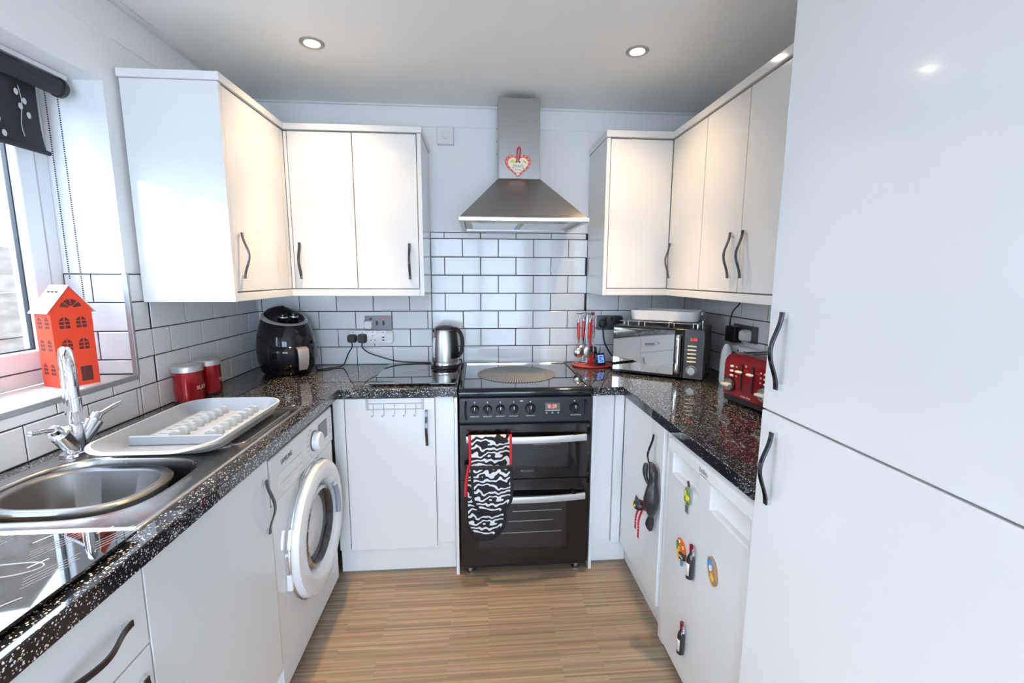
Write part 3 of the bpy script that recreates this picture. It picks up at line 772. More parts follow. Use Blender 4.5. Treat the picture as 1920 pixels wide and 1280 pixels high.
def oven_handle(parent, x0, x1, z0, z1):
    N = 18; m = MB(); loops = []
    for i in range(N + 1):
        t = i / N; x = x0 + (x1 - x0) * t; b = 1 - (2 * t - 1) ** 2
        y = -0.668 - 0.016 * b; dz = -0.003 * b
        loops.append([(x, y, z0 + dz), (x, y + 0.011, z0 + dz), (x, y + 0.013, (z0 + z1) / 2 + dz), (x, y + 0.011, z1 + dz), (x, y, z1 + dz), (x, y - 0.002, (z0 + z1) / 2 + dz)])
    m.loft(loops)
    m.mi = 1
    for x in (x0 + 0.02, (x0 * 2 + x1) / 3 - 0.02, x1 - 0.055): m.box(x - 0.010, x + 0.010, -0.672, -0.640, (z0 + z1) / 2 + 0.004, z1 + 0.002)
    return m.build('handle', ['silver_satin', 'black_gloss'], parent, bevel=0.001, seg=1)
for z0, z1, wz0, wz1, hz0, hz1 in ((0.4860, 0.7470, 0.535, 0.655, 0.673, 0.703), (0.0560, 0.4800, 0.125, 0.368, 0.388, 0.418)):
    m = MB(); m.T = Matrix(((1, 0, 0, 0), (0, 0, 1, 0), (0, 1, 0, 0), (0, 0, 0, 1)))
    wx0, wx1 = CX0 + 0.085, CX1 - 0.105
    m.slab([CX0 + 0.002, wx0, wx1, CX1 - 0.002], [z0, wz0, wz1, z1], lambda x, z: not (wx0 < x < wx1 and wz0 < z < wz1), CY, -0.620)
    d = m.build('oven_door', 'black_satin', c, bevel=0.0015)
    MB().box(CX0 + 0.0035, CX1 - 0.0035, CY - 0.0030, CY - 0.0004, z0 + 0.0015, z1 - 0.0015).build('door_glass', 'oven_glass', d, smooth=0)
    MB().box(wx0, wx1, -0.6195, -0.6185, wz0, wz1).build('oven_cavity', 'dark_grey_plastic', d, smooth=0)
    oven_handle(d, 1.168, 1.717, hz0, hz1)
    bars = ((1.475, 1.60, 0.646),) if z0 > 0.4 else ((1.38, 1.615, 0.320), (1.36, 1.575, 0.270), (1.30, 1.615, 0.212))
    for xa, xb, z in bars:
        MB().cyl((xa, -0.634, z), (xb, -0.634, z + 0.003), 0.0020, 8).build('shelf_bar', 'cream_lever', d)
for x in (1.690, 1.720):
    pass
d = None
for z in (0.735, 0.600, 0.505):
    MB().lathe([(0.008, 0), (0.008, 0.002)], (1.729, CY - 0.003, z), (0, -1, 0), 14).build('door_cap', 'black_plastic', c)
MB().box(1.418, 1.426, CY - 0.0036, CY - 0.0030, 0.520, 0.528).build('logo', 'print_grey', c)
text('lettering', 'Hotpoint', 0.010, 'print_grey', c, (1.454, CY - 0.0034, 0.524), (1, 0, 0), (0, 0, 1), width=0.046)
bx('plinth', 'black_satin', c, CX0 + 0.004, CX1 - 0.004, -0.616, -0.600, 0.030, 0.054, 0.001)
for x in (1.180, 1.695):
    for y in (-0.600, -0.10):
        MB().lathe([(0.020, 0), (0.020, 0.006), (0.013, 0.010), (0.012, 0.031)], (x, y, 0), seg=20).build('foot', 'steel', c)

# ridged round mat on the hob
m = MB(); prof = [(0.0, 0.0)]
loops = []
prof = []
for k in range(17):
    r = 0.196 - k * 0.0112
    prof += [(r, 0.0032), (r - 0.0040, 0.0040), (r - 0.0078, 0.0018)]
prof = [(0.199, 0.0), (0.200, 0.002)] + prof + [(0.004, 0.0022)]
m.lathe(prof, (1.421, -0.334, 0.9142), seg=72)
t_mat = m.build('hob_mat', 'ridged_mat')
tag(t_mat, 'round grey ridged mat lying on the glass hob', 'mat')
t, n, l, p = nodes('ridged_mat')
tc = n.new('ShaderNodeTexCoord'); gr = n.new('ShaderNodeTexGradient'); gr.gradient_type = 'RADIAL'
mu = n.new('ShaderNodeMath'); mu.operation = 'MULTIPLY'; mu.inputs[1].default_value = 2 * PI * 96
vl = n.new('ShaderNodeVectorMath'); vl.operation = 'LENGTH'; mu2 = n.new('ShaderNodeMath'); mu2.operation = 'MULTIPLY_ADD'; mu2.inputs[1].default_value = 0.0
sn = n.new('ShaderNodeMath'); sn.operation = 'SINE'; rp = n.new('ShaderNodeValToRGB')
rp.color_ramp.elements[0].position = 0.35; rp.color_ramp.elements[0].color = (0.07, 0.073, 0.08, 1)
rp.color_ramp.elements[1].position = 0.65; rp.color_ramp.elements[1].color = (0.33, 0.335, 0.35, 1)
mr = n.new('ShaderNodeMapRange'); mr.inputs['From Min'].default_value = -1
l.new(tc.outputs['Object'], gr.inputs['Vector']); l.new(gr.outputs['Fac'], mu.inputs[0]); l.new(tc.outputs['Object'], vl.inputs[0])
l.new(vl.outputs['Value'], mu2.inputs[0]); l.new(mu.outputs[0], mu2.inputs[2]); l.new(mu2.outputs[0], sn.inputs[0]); l.new(sn.outputs[0], mr.inputs['Value']); l.new(mr.outputs['Result'], rp.inputs['Fac']); l.new(rp.outputs['Color'], p.inputs['Base Color'])

# ------------------------------------------------------------------ oven glove over the upper oven handle
g = thing('oven_glove', 'zebra-print double oven glove with red edging, hung on the upper oven handle', 'oven glove', (1.27, -0.69, 0.205))
def cloth_pad(name, outline, y0, y1, puff, material, parent, holes=None):
    """soft pad: outline in x, z with rounded thickness"""
    cx = sum(p[0] for p in outline) / len(outline); cz = sum(p[1] for p in outline) / len(outline)
    m = MB(); loops = []
    for s, d in ((0.96, 0), (1.0, 0.25), (1.0, 0.75), (0.96, 1.0), (0.80, 1.0 + puff), (0.4, 1.0 + puff * 1.5)):
        loops.append([(cx + (x - cx) * s, y0 + (y1 - y0) * d, cz + (z - cz) * s) for x, z in outline])
    return m.loft(loops).build(name, material, parent, smooth=60)
def mitt_outline(x0, x1, zt, zb, skew=0.0, n=16):
    w = (x1 - x0) / 2; cxm = (x0 + x1) / 2; pts = [(x1, zt), (x0, zt)]
    ze = zb + w * 1.05
    for i in range(n + 1):
        a = PI + PI * i / n
        pts.append((cxm + skew + w * math.cos(a), ze + (ze - zb) * math.sin(a)))
    return pts
def edge_strip(name, pts, r, material, parent):
    return MB().tube(pts, r, 6).build(name, material, parent)
# strap passing over the handle
N = 14; loops = []
path = [(-0.655, 0.560), (-0.660, 0.640), (-0.664, 0.700), (-0.668, 0.709), (-0.680, 0.712), (-0.690, 0.707), (-0.6935, 0.690), (-0.6945, 0.640), (-0.696, 0.575)]
m = MB(); pp = smooth_path([(0, y, z) for y, z in path], 4)
for x in (1.1895, 1.3625): pass
m.loft([[(1.189, p.y, p.z) for p in pp], [(1.363, p.y, p.z) for p in pp]], False, False, closed=False)
m.build('strap', 'zebra_cloth', g, thick=0.004)
for x in (1.1855, 1.3665):
    m = MB(); m.loft([[(x - 0.0055, p.y, p.z) for p in pp], [(x + 0.0055, p.y, p.z) for p in pp]], False, False, closed=False); m.build('red_edging', 'glove_red', g, thick=0.0052)
out_b = mitt_outline(1.158, 1.345, 0.570, 0.200, 0.004)
cloth_pad('mitt', [(x, z) for x, z in out_b], -0.652, -0.676, 0.12, 'glove_border', g)
inner = [(1.2515 + (x - 1.2515) * 0.86, 0.40 + (z - 0.385) * 0.93) for x, z in out_b]
cloth_pad('mitt_face', inner, -0.676, -0.681, 0.3, 'zebra_cloth', g)
edge_strip('red_edging', [(1.180, -0.682, 0.575), (1.168, -0.682, 0.50), (1.163, -0.682, 0.43)], 0.007, 'glove_red', g)
out_f = mitt_outline(1.186, 1.374, 0.578, 0.340, 0.004)
cloth_pad('mitt', out_f, -0.686, -0.708, 0.12, 'glove_border', g)
inner = [(1.280 + (x - 1.280) * 0.86, 0.462 + (z - 0.459) * 0.86) for x, z in out_f]
cloth_pad('mitt_face', inner, -0.707, -0.712, 0.3, 'zebra_cloth', g)

# ------------------------------------------------------------------ extractor hood
c = thing('extractor_hood', 'stainless steel chimney extractor hood above the cooker', 'extractor hood', (1.44, -0.25, 1.664))
HX0, HX1, HY = 1.141, 1.742, -0.500
def rect(x0, x1, y0, y1, z): return [(x0, y0, z), (x1, y0, z), (x1, y1, z), (x0, y1, z)]
MB().loft([rect(HX0 + 0.004, HX1 - 0.004, HY + 0.006, -0.0095, 1.6815), rect(1.333, 1.546, -0.235, -0.0095, 1.9060)]).build('canopy', 'brushed_steel', c, bevel=0.002)
m = MB().slab([HX0, HX0 + 0.022, HX1 - 0.022, HX1], [HY, HY + 0.022, -0.022, -0.0095], lambda x, y: not (HX0 + 0.022 < x < HX1 - 0.022 and HY + 0.022 < y < -0.022), 1.6640, 1.6810)
m.build('rim', 'silver_satin', c, bevel=0.002)
MB().box(HX0 + 0.023, HX1 - 0.023, HY + 0.023, -0.023, 1.6740, 1.6800).build('underside', 'underside_cream', c)
for x in (1.265, 1.615):
    m = MB(); m.lathe([(0.047, 0), (0.044, -0.004), (0.034, -0.005), (0, -0.005)], (x, -0.40, 1.6740), seg=32); m.build('hood_lamp', 'lens_dark', c)
for xa, xb in ((1.190, 1.435), (1.448, 1.693)):
    f = MB().box(xa, xb, -0.330, -0.060, 1.6710, 1.6738).build('filter_panel', 'underside_cream', c)
    for k in range(10):
        MB().box(xa + 0.01, xb - 0.01, -0.320 + k * 0.026, -0.308 + k * 0.026, 1.6695, 1.6709).build('filter_bar', 'silver_satin', f)
MB().box(1.336, 1.5435, -0.232, -0.0095, 1.9050, 2.2920).build('chimney', 'brushed_steel', c, bevel=0.0015)
for z in (2.075, 2.140, 2.205):
    MB().cyl((1.3335, -0.030, z), (1.3362, -0.030, z), 0.004, 8).build('screw', 'dark_chrome', c)

# ------------------------------------------------------------------ undercounter fridge
c = thing('fridge', 'white undercounter fridge covered in novelty magnets', 'fridge', (2.2, -1.36, 0))
RX = 1.916
bx('body', 'white_enamel', c, RX + 0.045, W - 0.03, -1.606, -1.092, 0.020, 0.850, 0.004)
m = MB(); m.T = Matrix(((0, 0, 1, 0), (1, 0, 0, 0), (0, 1, 0, 0), (0, 0, 0, 1)))
ga, gb, gc, gd = -1.575, -1.385, -1.310, -1.125
m.slab([-1.608, ga, gb, gc, gd, -1.090], [0.040, 0.722, 0.786, 0.800], lambda y, z: not ((ga < y < gb or gc < y < gd) and z > 0.722), RX, RX + 0.042)
d = m.build('door', 'white_enamel', c, bevel=0.006, seg=3)
bx('recess', 'white_plastic', d, RX + 0.022, RX + 0.040, -1.600, -1.098, 0.712, 0.799, 0.002)
m = MB(); m.prism([(RX - 0.006, 0.803), (RX + 0.044, 0.803), (RX + 0.044, 0.850), (RX + 0.010, 0.850), (RX - 0.004, 0.838)], -1.608, -1.090, lambda a, b, q: (a, q, b))
top = m.build('top_trim', 'white_plastic', d, bevel=0.004)
text('lettering', 'beko', 0.026, 'print_grey', top, (RX - 0.0065, -1.345, 0.823), (0, -1, 0), (-0.05, 0, 1))
MB().box(RX - 0.0064, RX - 0.0052, -1.362, -1.325, 0.8075, 0.8095).build('underline', 'print_grey', top)
bx('kick_plate', 'white_plastic', c, RX + 0.012, RX + 0.044, -1.606, -1.092, 0.012, 0.036, 0.003)
for y in (-1.58, -1.12):
    MB().lathe([(0.018, 0), (0.018, 0.014)], (RX + 0.07, y, 0), seg=16).build('foot', 'white_plastic', c)

# ------------------------------------------------------------------ sink
c = thing('sink', 'stainless steel inset sink with drainer, below the window', 'sink', (0.30, -1.29, WT))
SX0, SX1, SY0, SY1 = 0.058, 0.553, -1.716, -0.866
BC, BA, BB, BE = (0.293, -1.500), 0.196, 0.170, 3.2
angs = sorted([2 * PI * i / 80 for i in range(80)] + [math.atan2(y - BC[1], x - BC[0]) % (2 * PI) for x in (SX0, SX1) for y in (SY0, SY1)])
def srad(t, a, b, e): return (abs(math.cos(t) / a) ** e + abs(math.sin(t) / b) ** e) ** (-1 / e)
def bowl_loop(off, z, a=BA, b=BB, e=BE, ctr=BC): return [(ctr[0] + (srad(t, a, b, e) + off) * math.cos(t), ctr[1] + (srad(t, a, b, e) + off) * math.sin(t), z) for t in angs]
def rect_loop(grow, z):
    out = []
    for t in angs:
        dx, dy = math.cos(t), math.sin(t); s = 1e9
        if dx > 1e-9: s = min(s, (SX1 + grow - BC[0]) / dx)
        if dx < -1e-9: s = min(s, (SX0 - grow - BC[0]) / dx)
        if dy > 1e-9: s = min(s, (SY1 + grow - BC[1]) / dy)
        if dy < -1e-9: s = min(s, (SY0 - grow - BC[1]) / dy)
        out.append((BC[0] + dx * s, BC[1] + dy * s, z))
    return out
Z = WT + 0.0005
m = MB(); m.loft([rect_loop(0, Z), rect_loop(-0.003, Z + 0.004), rect_loop(-0.010, Z + 0.0045), rect_loop(-0.016, Z + 0.0020), bowl_loop(0.014, Z + 0.0020), bowl_loop(0.006, Z + 0.0030), bowl_loop(0.0, Z + 0.0015), bowl_loop(-0.004, Z - 0.006), bowl_loop(-0.008, Z - 0.11), bowl_loop(-0.022, Z - 0.145), bowl_loop(-0.06, Z - 0.158), bowl_loop(-0.14, Z - 0.160)], cap0=False)
m.build('basin', 'sink_steel', c, smooth=50)
# drainer: raised surround and ridges
rr = [(x, y, Z + 0.0028) for x, y in rrect(0.310, -1.080, 0.42, 0.370, 0.035, 5)]
MB().tube(rr, 0.0035, 6, ring=True).build('drainer_surround', 'sink_steel', c)
for k in range(9):
    x = 0.150 + k * 0.040
    MB().tube([(x, -1.245, Z + 0.001), (x, -1.08, Z + 0.003), (x, -0.915, Z + 0.001)], 0.0035, 6).build('drainer_ridge', 'sink_steel', c)
MB().lathe([(0.030, 0), (0.028, 0.003), (0.0, 0.003)], (0.463, -1.262, Z + 0.0015), seg=28).build('overflow_cap', 'chrome', c)
MB().lathe([(0.034, 0), (0.030, 0.002), (0.0, 0.0005)], (0.293, -1.500, Z - 0.1598), seg=28).build('plughole', 'chrome', c)

# washing-up bowl standing in the sink
WC, WA, WB, WE = (0.268, -1.492), 0.170, 0.124, 2.7
wb = lambda off, z: bowl_loop(off, z, WA, WB, WE, WC)
m = MB(); m.loft([wb(-0.052, 0.7535), wb(-0.030, 0.760), wb(-0.006, 0.888), wb(0.003, 0.889), wb(0.005, 0.897), wb(0.0, 0.9035), wb(-0.010, 0.9050), wb(-0.019, 0.902), wb(-0.022, 0.896), wb(-0.046, 0.775), wb(-0.060, 0.768), wb(-0.11, 0.767)])
tag(m.build('washing_up_bowl', 'bowl_steel', smooth=50), 'grey metallic washing-up bowl sitting inside the sink', 'bowl')
m = MB(); m.box(0.170, 0.207, -1.652, -1.630, 0.7535, 0.902)
tag(m.build('sponge', 'sponge', bevel=0.006), 'yellow sponge standing at the near end of the sink', 'sponge')

# ------------------------------------------------------------------ mixer tap
c = thing('mixer_tap', 'chrome mixer tap with swan neck and two levers', 'tap', (0.094, -1.300, WT))
TX, TY, TZ = 0.094, -1.300, WT + 0.0032
m = MB(); m.loft([[(x, y, TZ) for x, y in sup(TX, TY, 0.030, 0.040, 2.4, 32)], [(x, y, TZ + 0.008) for x, y in sup(TX, TY, 0.029, 0.039, 2.4, 32)], [(x, y, TZ + 0.011) for x, y in sup(TX, TY, 0.025, 0.034, 2.4, 32)]])
m.build('base_flange', 'chrome', c, smooth=40)
m = MB(); m.lathe([(0.026, 0.008), (0.024, 0.03), (0.022, 0.06), (0.020, 0.085), (0.0175, 0.088)], (TX, TY, TZ), seg=28); m.build('body', 'chrome', c)
sp = Vector((0.62, -0.62, 0)).normalized(); P0 = Vector((TX, TY, 0))
path = [P0 + Vector((0, 0, TZ + 0.08)), P0 + Vector((0, 0, 1.05)), P0 + Vector((0, 0, 1.155))]
R = 0.058
for k in range(1, 13):
    a = PI * k / 12
    path.append(P0 + sp * (R - R * math.cos(a)) + Vector((0, 0, 1.155 + R * math.sin(a))))
end = P0 + sp * 2 * R
path += [end + Vector((0, 0, 1.12)), end + Vector((0, 0, 1.075))]
MB().tube(path, 0.0135, 16).build('spout', 'chrome', c)
MB().lathe([(0.0150, 0), (0.0150, 0.034), (0.0135, 0.036)], end + Vector((0, 0, 1.062)), seg=20).build('aerator', 'chrome', c)
for s in (-1, 1):
    d = Vector((0.10, s * 0.62, 0.80)).normalized(); b0 = Vector((TX, TY + s * 0.004, TZ + 0.012))
    MB().lathe([(0.020, 0), (0.021, 0.04), (0.0225, 0.072), (0.0235, 0.084), (0.020, 0.088)], b0, d, 24).build('valve_body', 'chrome', c)
    top = b0 + d * 0.088
    k = MB().lathe([(0.0145, 0), (0.0135, 0.018), (0.010, 0.022)], top, d, 18).build('valve_cap', 'chrome', c)
    l0 = top + d * 0.012; l1 = l0 + Vector((0.012, s * 0.078, 0.018))
    m = MB(); m.tube([l0, l0.lerp(l1, 0.5) + Vector((0, 0, 0.001)), l1], [0.0085, 0.0075, 0.0060], 12); m.build('lever', 'chrome', k)

# ------------------------------------------------------------------ dish rack on the drainer
c = thing('dish_rack', 'pale grey plastic dish drainer tray on the sink drainer', 'dish rack', (0.335, -1.15, WT + 0.005))
# rim rounded rectangle x 0.178-0.512, y -1.430..-0.905; the near end flares out over the basin edge
def rl(g, near, r, z, dip=0.0):
    x0, x1, y0, y1 = 0.178 + g, 0.512 - g, -1.430 + g + near, -0.905 - g
    pts = rrect((x0 + x1) / 2, (y0 + y1) / 2, x1 - x0, y1 - y0, max(r, 0.012), 8)
    return [(x, y, z - dip * max(0.0, 1 - ((x - 0.345) / 0.14) ** 2) * (1 if y < -1.25 else 0)) for x, y in pts]
z0 = WT + 0.0065
m = MB(); m.loft([rl(0.034, 0.070, 0.05, z0), rl(0.024, 0.060, 0.06, z0 + 0.006), rl(0.010, 0.030, 0.075, z0 + 0.032), rl(0.004, 0.010, 0.082, z0 + 0.034), rl(0.0, 0.0, 0.085, z0 + 0.044, 0.008), rl(0.001, 0.001, 0.085, z0 + 0.048, 0.010), rl(0.008, 0.008, 0.078, z0 + 0.0485, 0.010)], cap1=False)
m.build('tray', 'rack_white', c, smooth=45)
m = MB(); m.loft([rl(0.008, 0.008, 0.078, z0 + 0.0485, 0.010), rl(0.013, 0.030, 0.07, z0 + 0.040, 0.006), rl(0.030, 0.080, 0.055, z0 + 0.007), rl(0.040, 0.09, 0.05, z0 + 0.005)], cap0=False)
m.build('tray_liner', 'rack_grey', c, smooth=45)
bx('divider', 'rack_grey', c, 0.214, 0.476, -1.275, -1.265, z0 + 0.006, z0 + 0.034, 0.003)
ins = bx('plate_stand', 'rack_white', c, 0.230, 0.460, -1.258, -0.960, z0 + 0.006, z0 + 0.014, 0.003)
prong = None
for xr in (0.322, 0.424):
    for k in range(8):
        y = -1.240 + k * 0.036
        if prong is None:
            m = MB(); pf = [(-0.017, 0), (0.017, 0), (0.017, 0.014), (0.013, 0.022), (0.005, 0.026), (-0.005, 0.026), (-0.013, 0.022), (-0.017, 0.014)]
            m.prism(pf, -0.0065, 0.0065, lambda a, b, d: (a, d, b)); prong = m.build('prong', 'rack_white', None, bevel=0.0022, local=True); prong.parent = ins; prong.matrix_parent_inverse = wm(ins).inverted(); q = prong
        else:
            q = prong.copy(); COL.objects.link(q)
        q.location = (xr, y, z0 + 0.0138)
for k in range(8):
    y = -1.232 + k * 0.036
    MB().box(0.245, 0.275, y - 0.003, y + 0.003, z0 + 0.0136, z0 + 0.0146).build('drain_slot', 'print_grey', ins)
    MB().box(0.2296, 0.2306, y - 0.008, y + 0.004, z0 + 0.0075, z0 + 0.0125).build('drain_slot', 'print_grey', ins)

# ------------------------------------------------------------------ red canisters
def canister(x, y, r, h, word, lab, ta):
    t = thing('canister', lab, 'canister', (x, y, WT), group='red canisters by the tiled wall')
    MB().lathe([(r - 0.002, 0.0005), (r, 0.003), (r, 0.010)], (x, y, WT), seg=40).build('base_ring', 'black_plastic', t)
    MB().lathe([(r - 0.001, 0.0102), (r - 0.001, h - 0.024)], (x, y, WT), seg=48).build('body', 'red_metal', t)
    MB().lathe([(r - 0.002, h - 0.0238), (r + 0.0015, h - 0.0235), (r + 0.0015, h - 0.004), (r - 0.002, h), (0, h + 0.0005)], (x, y, WT), seg=48).build('lid', 'silver_satin', t)
    # lettering wrapped round the body
    cu = bpy.data.curves.new('lettering', 'FONT'); cu.body = word; cu.size = 0.021; cu.align_x = 'CENTER'; cu.resolution_u = 3
    o = bpy.data.objects.new('lettering', cu); COL.objects.link(o); bpy.context.view_layer.update()
    me = bpy.data.meshes.new_from_object(o.evaluated_get(bpy.context.evaluated_depsgraph_get())); bpy.data.objects.remove(o); bpy.data.curves.remove(cu)
    for v in me.vertices:
        a = ta + v.co.x / r; v.co = (x + (r + 0.0003) * math.cos(a), y + (r + 0.0003) * math.sin(a), WT + 0.055 + v.co.y)
    me.materials.clear(); me.materials.append(MAT['print_white'])
    o = bpy.data.objects.new('lettering', me); COL.objects.link(o); put(o, t)
canister(0.0675, -0.752, 0.052, 0.150, 'SUGAR', 'red sugar canister with steel lid by the dish rack', math.radians(6))
canister(0.0670, -0.622, 0.050, 0.150, 'TEA', 'red tea canister with steel lid, half hidden behind the sugar one', math.radians(10))

# ------------------------------------------------------------------ house lantern on the sill
LZ = WZ0 + 0.0152
ang = math.atan2(0.90, 0.43)
c = thing('house_lantern', 'red metal house-shaped lantern standing on the window sill', 'lantern', (-0.078, -1.128, LZ), ang)
LW, LD, LE, LA = 0.103, 0.092, 0.246, 0.318        # width, depth, eaves, apex (local: x along front, +y to the back)
gab = [(0, 0), (LW, 0), (LW, LE), (LW / 2, LA), (0, LE)]
tk = 0.0025
MB().prism(gab, 0, tk, lambda a, b, d: (a, d, b)).build('front_wall', 'lantern_red', c, local=True)
MB().prism(gab, LD - tk, LD, lambda a, b, d: (a, d, b)).build('rear_wall', 'lantern_red', c, local=True)
for x in (0, LW - tk):
    MB().box(x, x + tk, tk, LD - tk, 0, LE).build('side_wall', 'lantern_red', c, local=True)
MB().box(tk, LW - tk, tk, LD - tk, 0.0, 0.003).build('floor_plate', 'lantern_red', c, local=True)
for s in (-1, 1):
    e = Vector((LW / 2 + s * (LW / 2 + 0.010), 0, LE - 0.0125)); a = Vector((LW / 2, 0, LA + 0.002)); nrm = Vector((s * (LA - LE), 0, LW / 2)).normalized() * 0.002
    rf = MB().loft([[(p.x, y, p.z) for p in (e, a, a + nrm, e + nrm)] for y in (-0.006, LD + 0.006)]).build('roof', 'roof_silver', c, local=True)
    if s < 0:
        for k in range(3):
            q = e.lerp(a, 0.72) + nrm
            MB().box(q.x - 0.004, q.x + 0.003, 0.022 + k * 0.022, 0.026 + k * 0.022, q.z + 0.0005, q.z + 0.005).build('roof_slot', 'print_dark', rf, local=True)
def arched(parent, cx, cz, w, h, put3):
    """arched six-pane opening"""
    pw = w / 2 - 0.0015
    for col in (-1, 1):
        for row in range(3):
            x0 = cx + (col * 0.0015 if col > 0 else -0.0015 - pw); z0 = cz + row * h / 3
            if row < 2: poly = [(x0, z0), (x0 + pw, z0), (x0 + pw, z0 + h / 3 - 0.003), (x0, z0 + h / 3 - 0.003)]
            else:
                xi = cx + col * 0.0015; xo = cx + col * (0.0015 + pw)
                poly = [(xi, z0), (xo, z0), (cx + col * pw * 0.95, z0 + h * 0.12), (cx + col * pw * 0.6, z0 + h * 0.24), (xi, z0 + h / 3)]
            MB().prism(poly, -0.0006, 0.0004, put3).build('window_opening', 'lantern_inside', parent, local=True, smooth=0)
front = lambda a, b, d: (a, d, b)
for cx in (0.031, 0.073):
    arched(c, cx, 0.186, 0.026, 0.036, front); arched(c, cx, 0.116, 0.026, 0.036, front)
arched(c, 0.031, 0.040, 0.026, 0.036, front)
MB().box(0.056, 0.086, -0.0006, 0.0004, 0.012, 0.060).build('door_opening', 'lantern_inside', c, local=True, smooth=0)
for k in range(4):
    a0, a1 = math.radians(8 + k * 43), math.radians(8 + k * 43 + 34)
    poly = [(LW / 2 + 0.007 * math.cos(a0), 0.250 + 0.007 * math.sin(a0))] + [(LW / 2 + 0.027 * math.cos(a0 + (a1 - a0) * j / 5), 0.250 + 0.027 * math.sin(a0 + (a1 - a0) * j / 5)) for j in range(6)] + [(LW / 2 + 0.007 * math.cos(a1), 0.250 + 0.007 * math.sin(a1))]
    MB().prism(poly, -0.0006, 0.0004, front).build('fan_opening', 'lantern_inside', c, local=True, smooth=0)
side = lambda a, b, d: (d, a, b)
for cy in (0.026, 0.066):
    for cz in (0.040, 0.116, 0.186): arched(c, cy, cz, 0.022, 0.036, side)

# ------------------------------------------------------------------ roller blind
c = thing('roller_blind', 'black roller blind with white blossom print, rolled up above the window', 'blind', (-0.10, -1.52, 1.78))
BX, BZ, BR = -0.098, 2.000, 0.026
MB().cyl((BX, WY0 + 0.05, BZ), (BX, -0.978, BZ), BR, 28).build('roll', 'blind_cloth', c)
MB().cyl((BX, -0.977, BZ), (BX, -0.962, BZ), BR + 0.004, 28).build('end_cap', 'black_plastic', c, bevel=0.003)
MB().box(BX - 0.02, BX + 0.014, WY0 + 0.03, -0.950, WZ1 - 0.016, WZ1 - 0.001).build('head_rail', 'white_satin', c, bevel=0.002)
N = 24; loops = [[], []]
prof = [(BX - 0.024, BZ + 0.004), (BX - 0.025, BZ - 0.06), (BX - 0.024, BZ - 0.14), (BX - 0.018, 1.802), (BX - 0.012, 1.790)]
pp = smooth_path([(x, 0, z) for x, z in prof], 4)
m = MB(); m.loft([[(p.x, y, p.z) for p in pp] for y in (WY0 + 0.06, -1.022)], False, False, closed=False)
cl = m.build('cloth', 'blind_cloth', c, thick=0.0015)
MB().cyl((BX - 0.012, WY0 + 0.06, 1.788), (BX - 0.012, -1.018, 1.788), 0.007, 12).build('bottom_bar', 'blind_cloth', c)
def on_cloth(y, z):
    for a, b in zip(pp[:-1], pp[1:]):
        if b.z <= z <= a.z: return a.x + (b.x - a.x) * ((a.z - z) / max(a.z - b.z, 1e-6)) + 0.0022
    return BX - 0.018
for y0 in (-1.078, -1.165, -1.26, -1.36, -1.45):
    pts = [(on_cloth(0, z) - 0.0004, y0 + 0.006 * math.sin(z * 40) - 0.05 * (1.97 - z) * (1 if y0 == -1.165 else 0.1), z) for z in [1.965 - k * 0.018 for k in range(9)]]
    MB().tube(pts, 0.0009, 5).build('stem_print', 'blind_print', cl)
    for k in range(4 if y0 == -1.078 else 6):
        z = 1.945 - k * 0.019 - (0.075 if y0 != -1.078 else 0); y = y0 + (0.010 if k % 2 else -0.008) + 0.004 * k
        if z < 1.80: continue
        MB().ball((on_cloth(0, z), y, z), 0.0095, 8, 5, (0.05, 0.75, 1.0)).build('blossom_print', 'blind_print', cl)
for y, zb in ((-1.016, 1.400), (-0.985, 1.330)):
    m = MB(); z = BZ - 0.02
    while z > zb:
        m.ball((BX + (0.006 if y > -1 else -0.004), y, z), 0.0024, 6, 4); z -= 0.0068
    o = m.build('bead_chain', 'bead', c, smooth=60); o['kind'] = 'stuff'

# ------------------------------------------------------------------ glass board beside the sink, still with its printed film
c = thing('glass_board', 'black glass worktop board with printed protective film, nearest the camera by the sink', 'glass board', (0.33, -2.0, WT))
GX1 = 0.566
bx('glass', 'black_glass', c, 0.100, GX1, -2.310, -1.738, WT + 0.008, WT + 0.014, 0.001)
for x in (0.13, 0.54):
    for y in (-2.28, -1.77): MB().lathe([(0.010, 0.0003), (0.010, 0.0076)], (x, y, WT), seg=14).build('foot', 'black_plastic', c)
ZP = WT + 0.0142
def stripe(parent, x0, y0, x1, y1, w, material='film_ink'):
    d = Vector((x1 - x0, y1 - y0, 0)).normalized(); s = Vector((-d.y, d.x, 0)) * w / 2
    a, b = Vector((x0, y0, ZP)), Vector((x1, y1, ZP))
    m = MB(); m.loft([[a - s, b - s, b + s, a + s], [v + Vector((0, 0, 0.0002)) for v in (a - s, b - s, b + s, a + s)]]); return m.build('film_print', material, parent, smooth=0)
rnd = random.Random(5)
for gx, gy in ((0.43, -1.80), (0.31, -1.80), (0.49, -1.875), (0.52, -1.775), (0.20, -1.82)):
    for k in range(4):
        L = 0.085 + 0.02 * rnd.random()
        stripe(c, gx + k * 0.006, gy - k * 0.008, gx + k * 0.006 + L * 0.30, gy - k * 0.008 + L * 0.66, 0.0010)
    stripe(c, gx - 0.022, gy + 0.030, gx - 0.010, gy + 0.055, 0.004)
def ink(parent, pts, r, material='film_ink'):
    MB().tube([(x, y, ZP) for x, y in pts], r, 5).build('film_print', material, parent)
ink(c, [(p.x, p.y) for p in smooth_path([(0.20, -1.99, 0), (0.30, -1.93, 0), (0.38, -1.88, 0), (0.46, -1.865, 0), (0.49, -1.845, 0), (0.47, -1.830, 0), (0.40, -1.835, 0), (0.33, -1.83, 0), (0.25, -1.85, 0), (0.18, -1.90, 0)], 5)], 0.0012)
ink(c, [(0.245 + 0.055 * math.cos(a), -1.895 + 0.055 * math.sin(a)) for a in [2 * PI * i / 30 for i in range(31)]], 0.0016, 'print_dark')
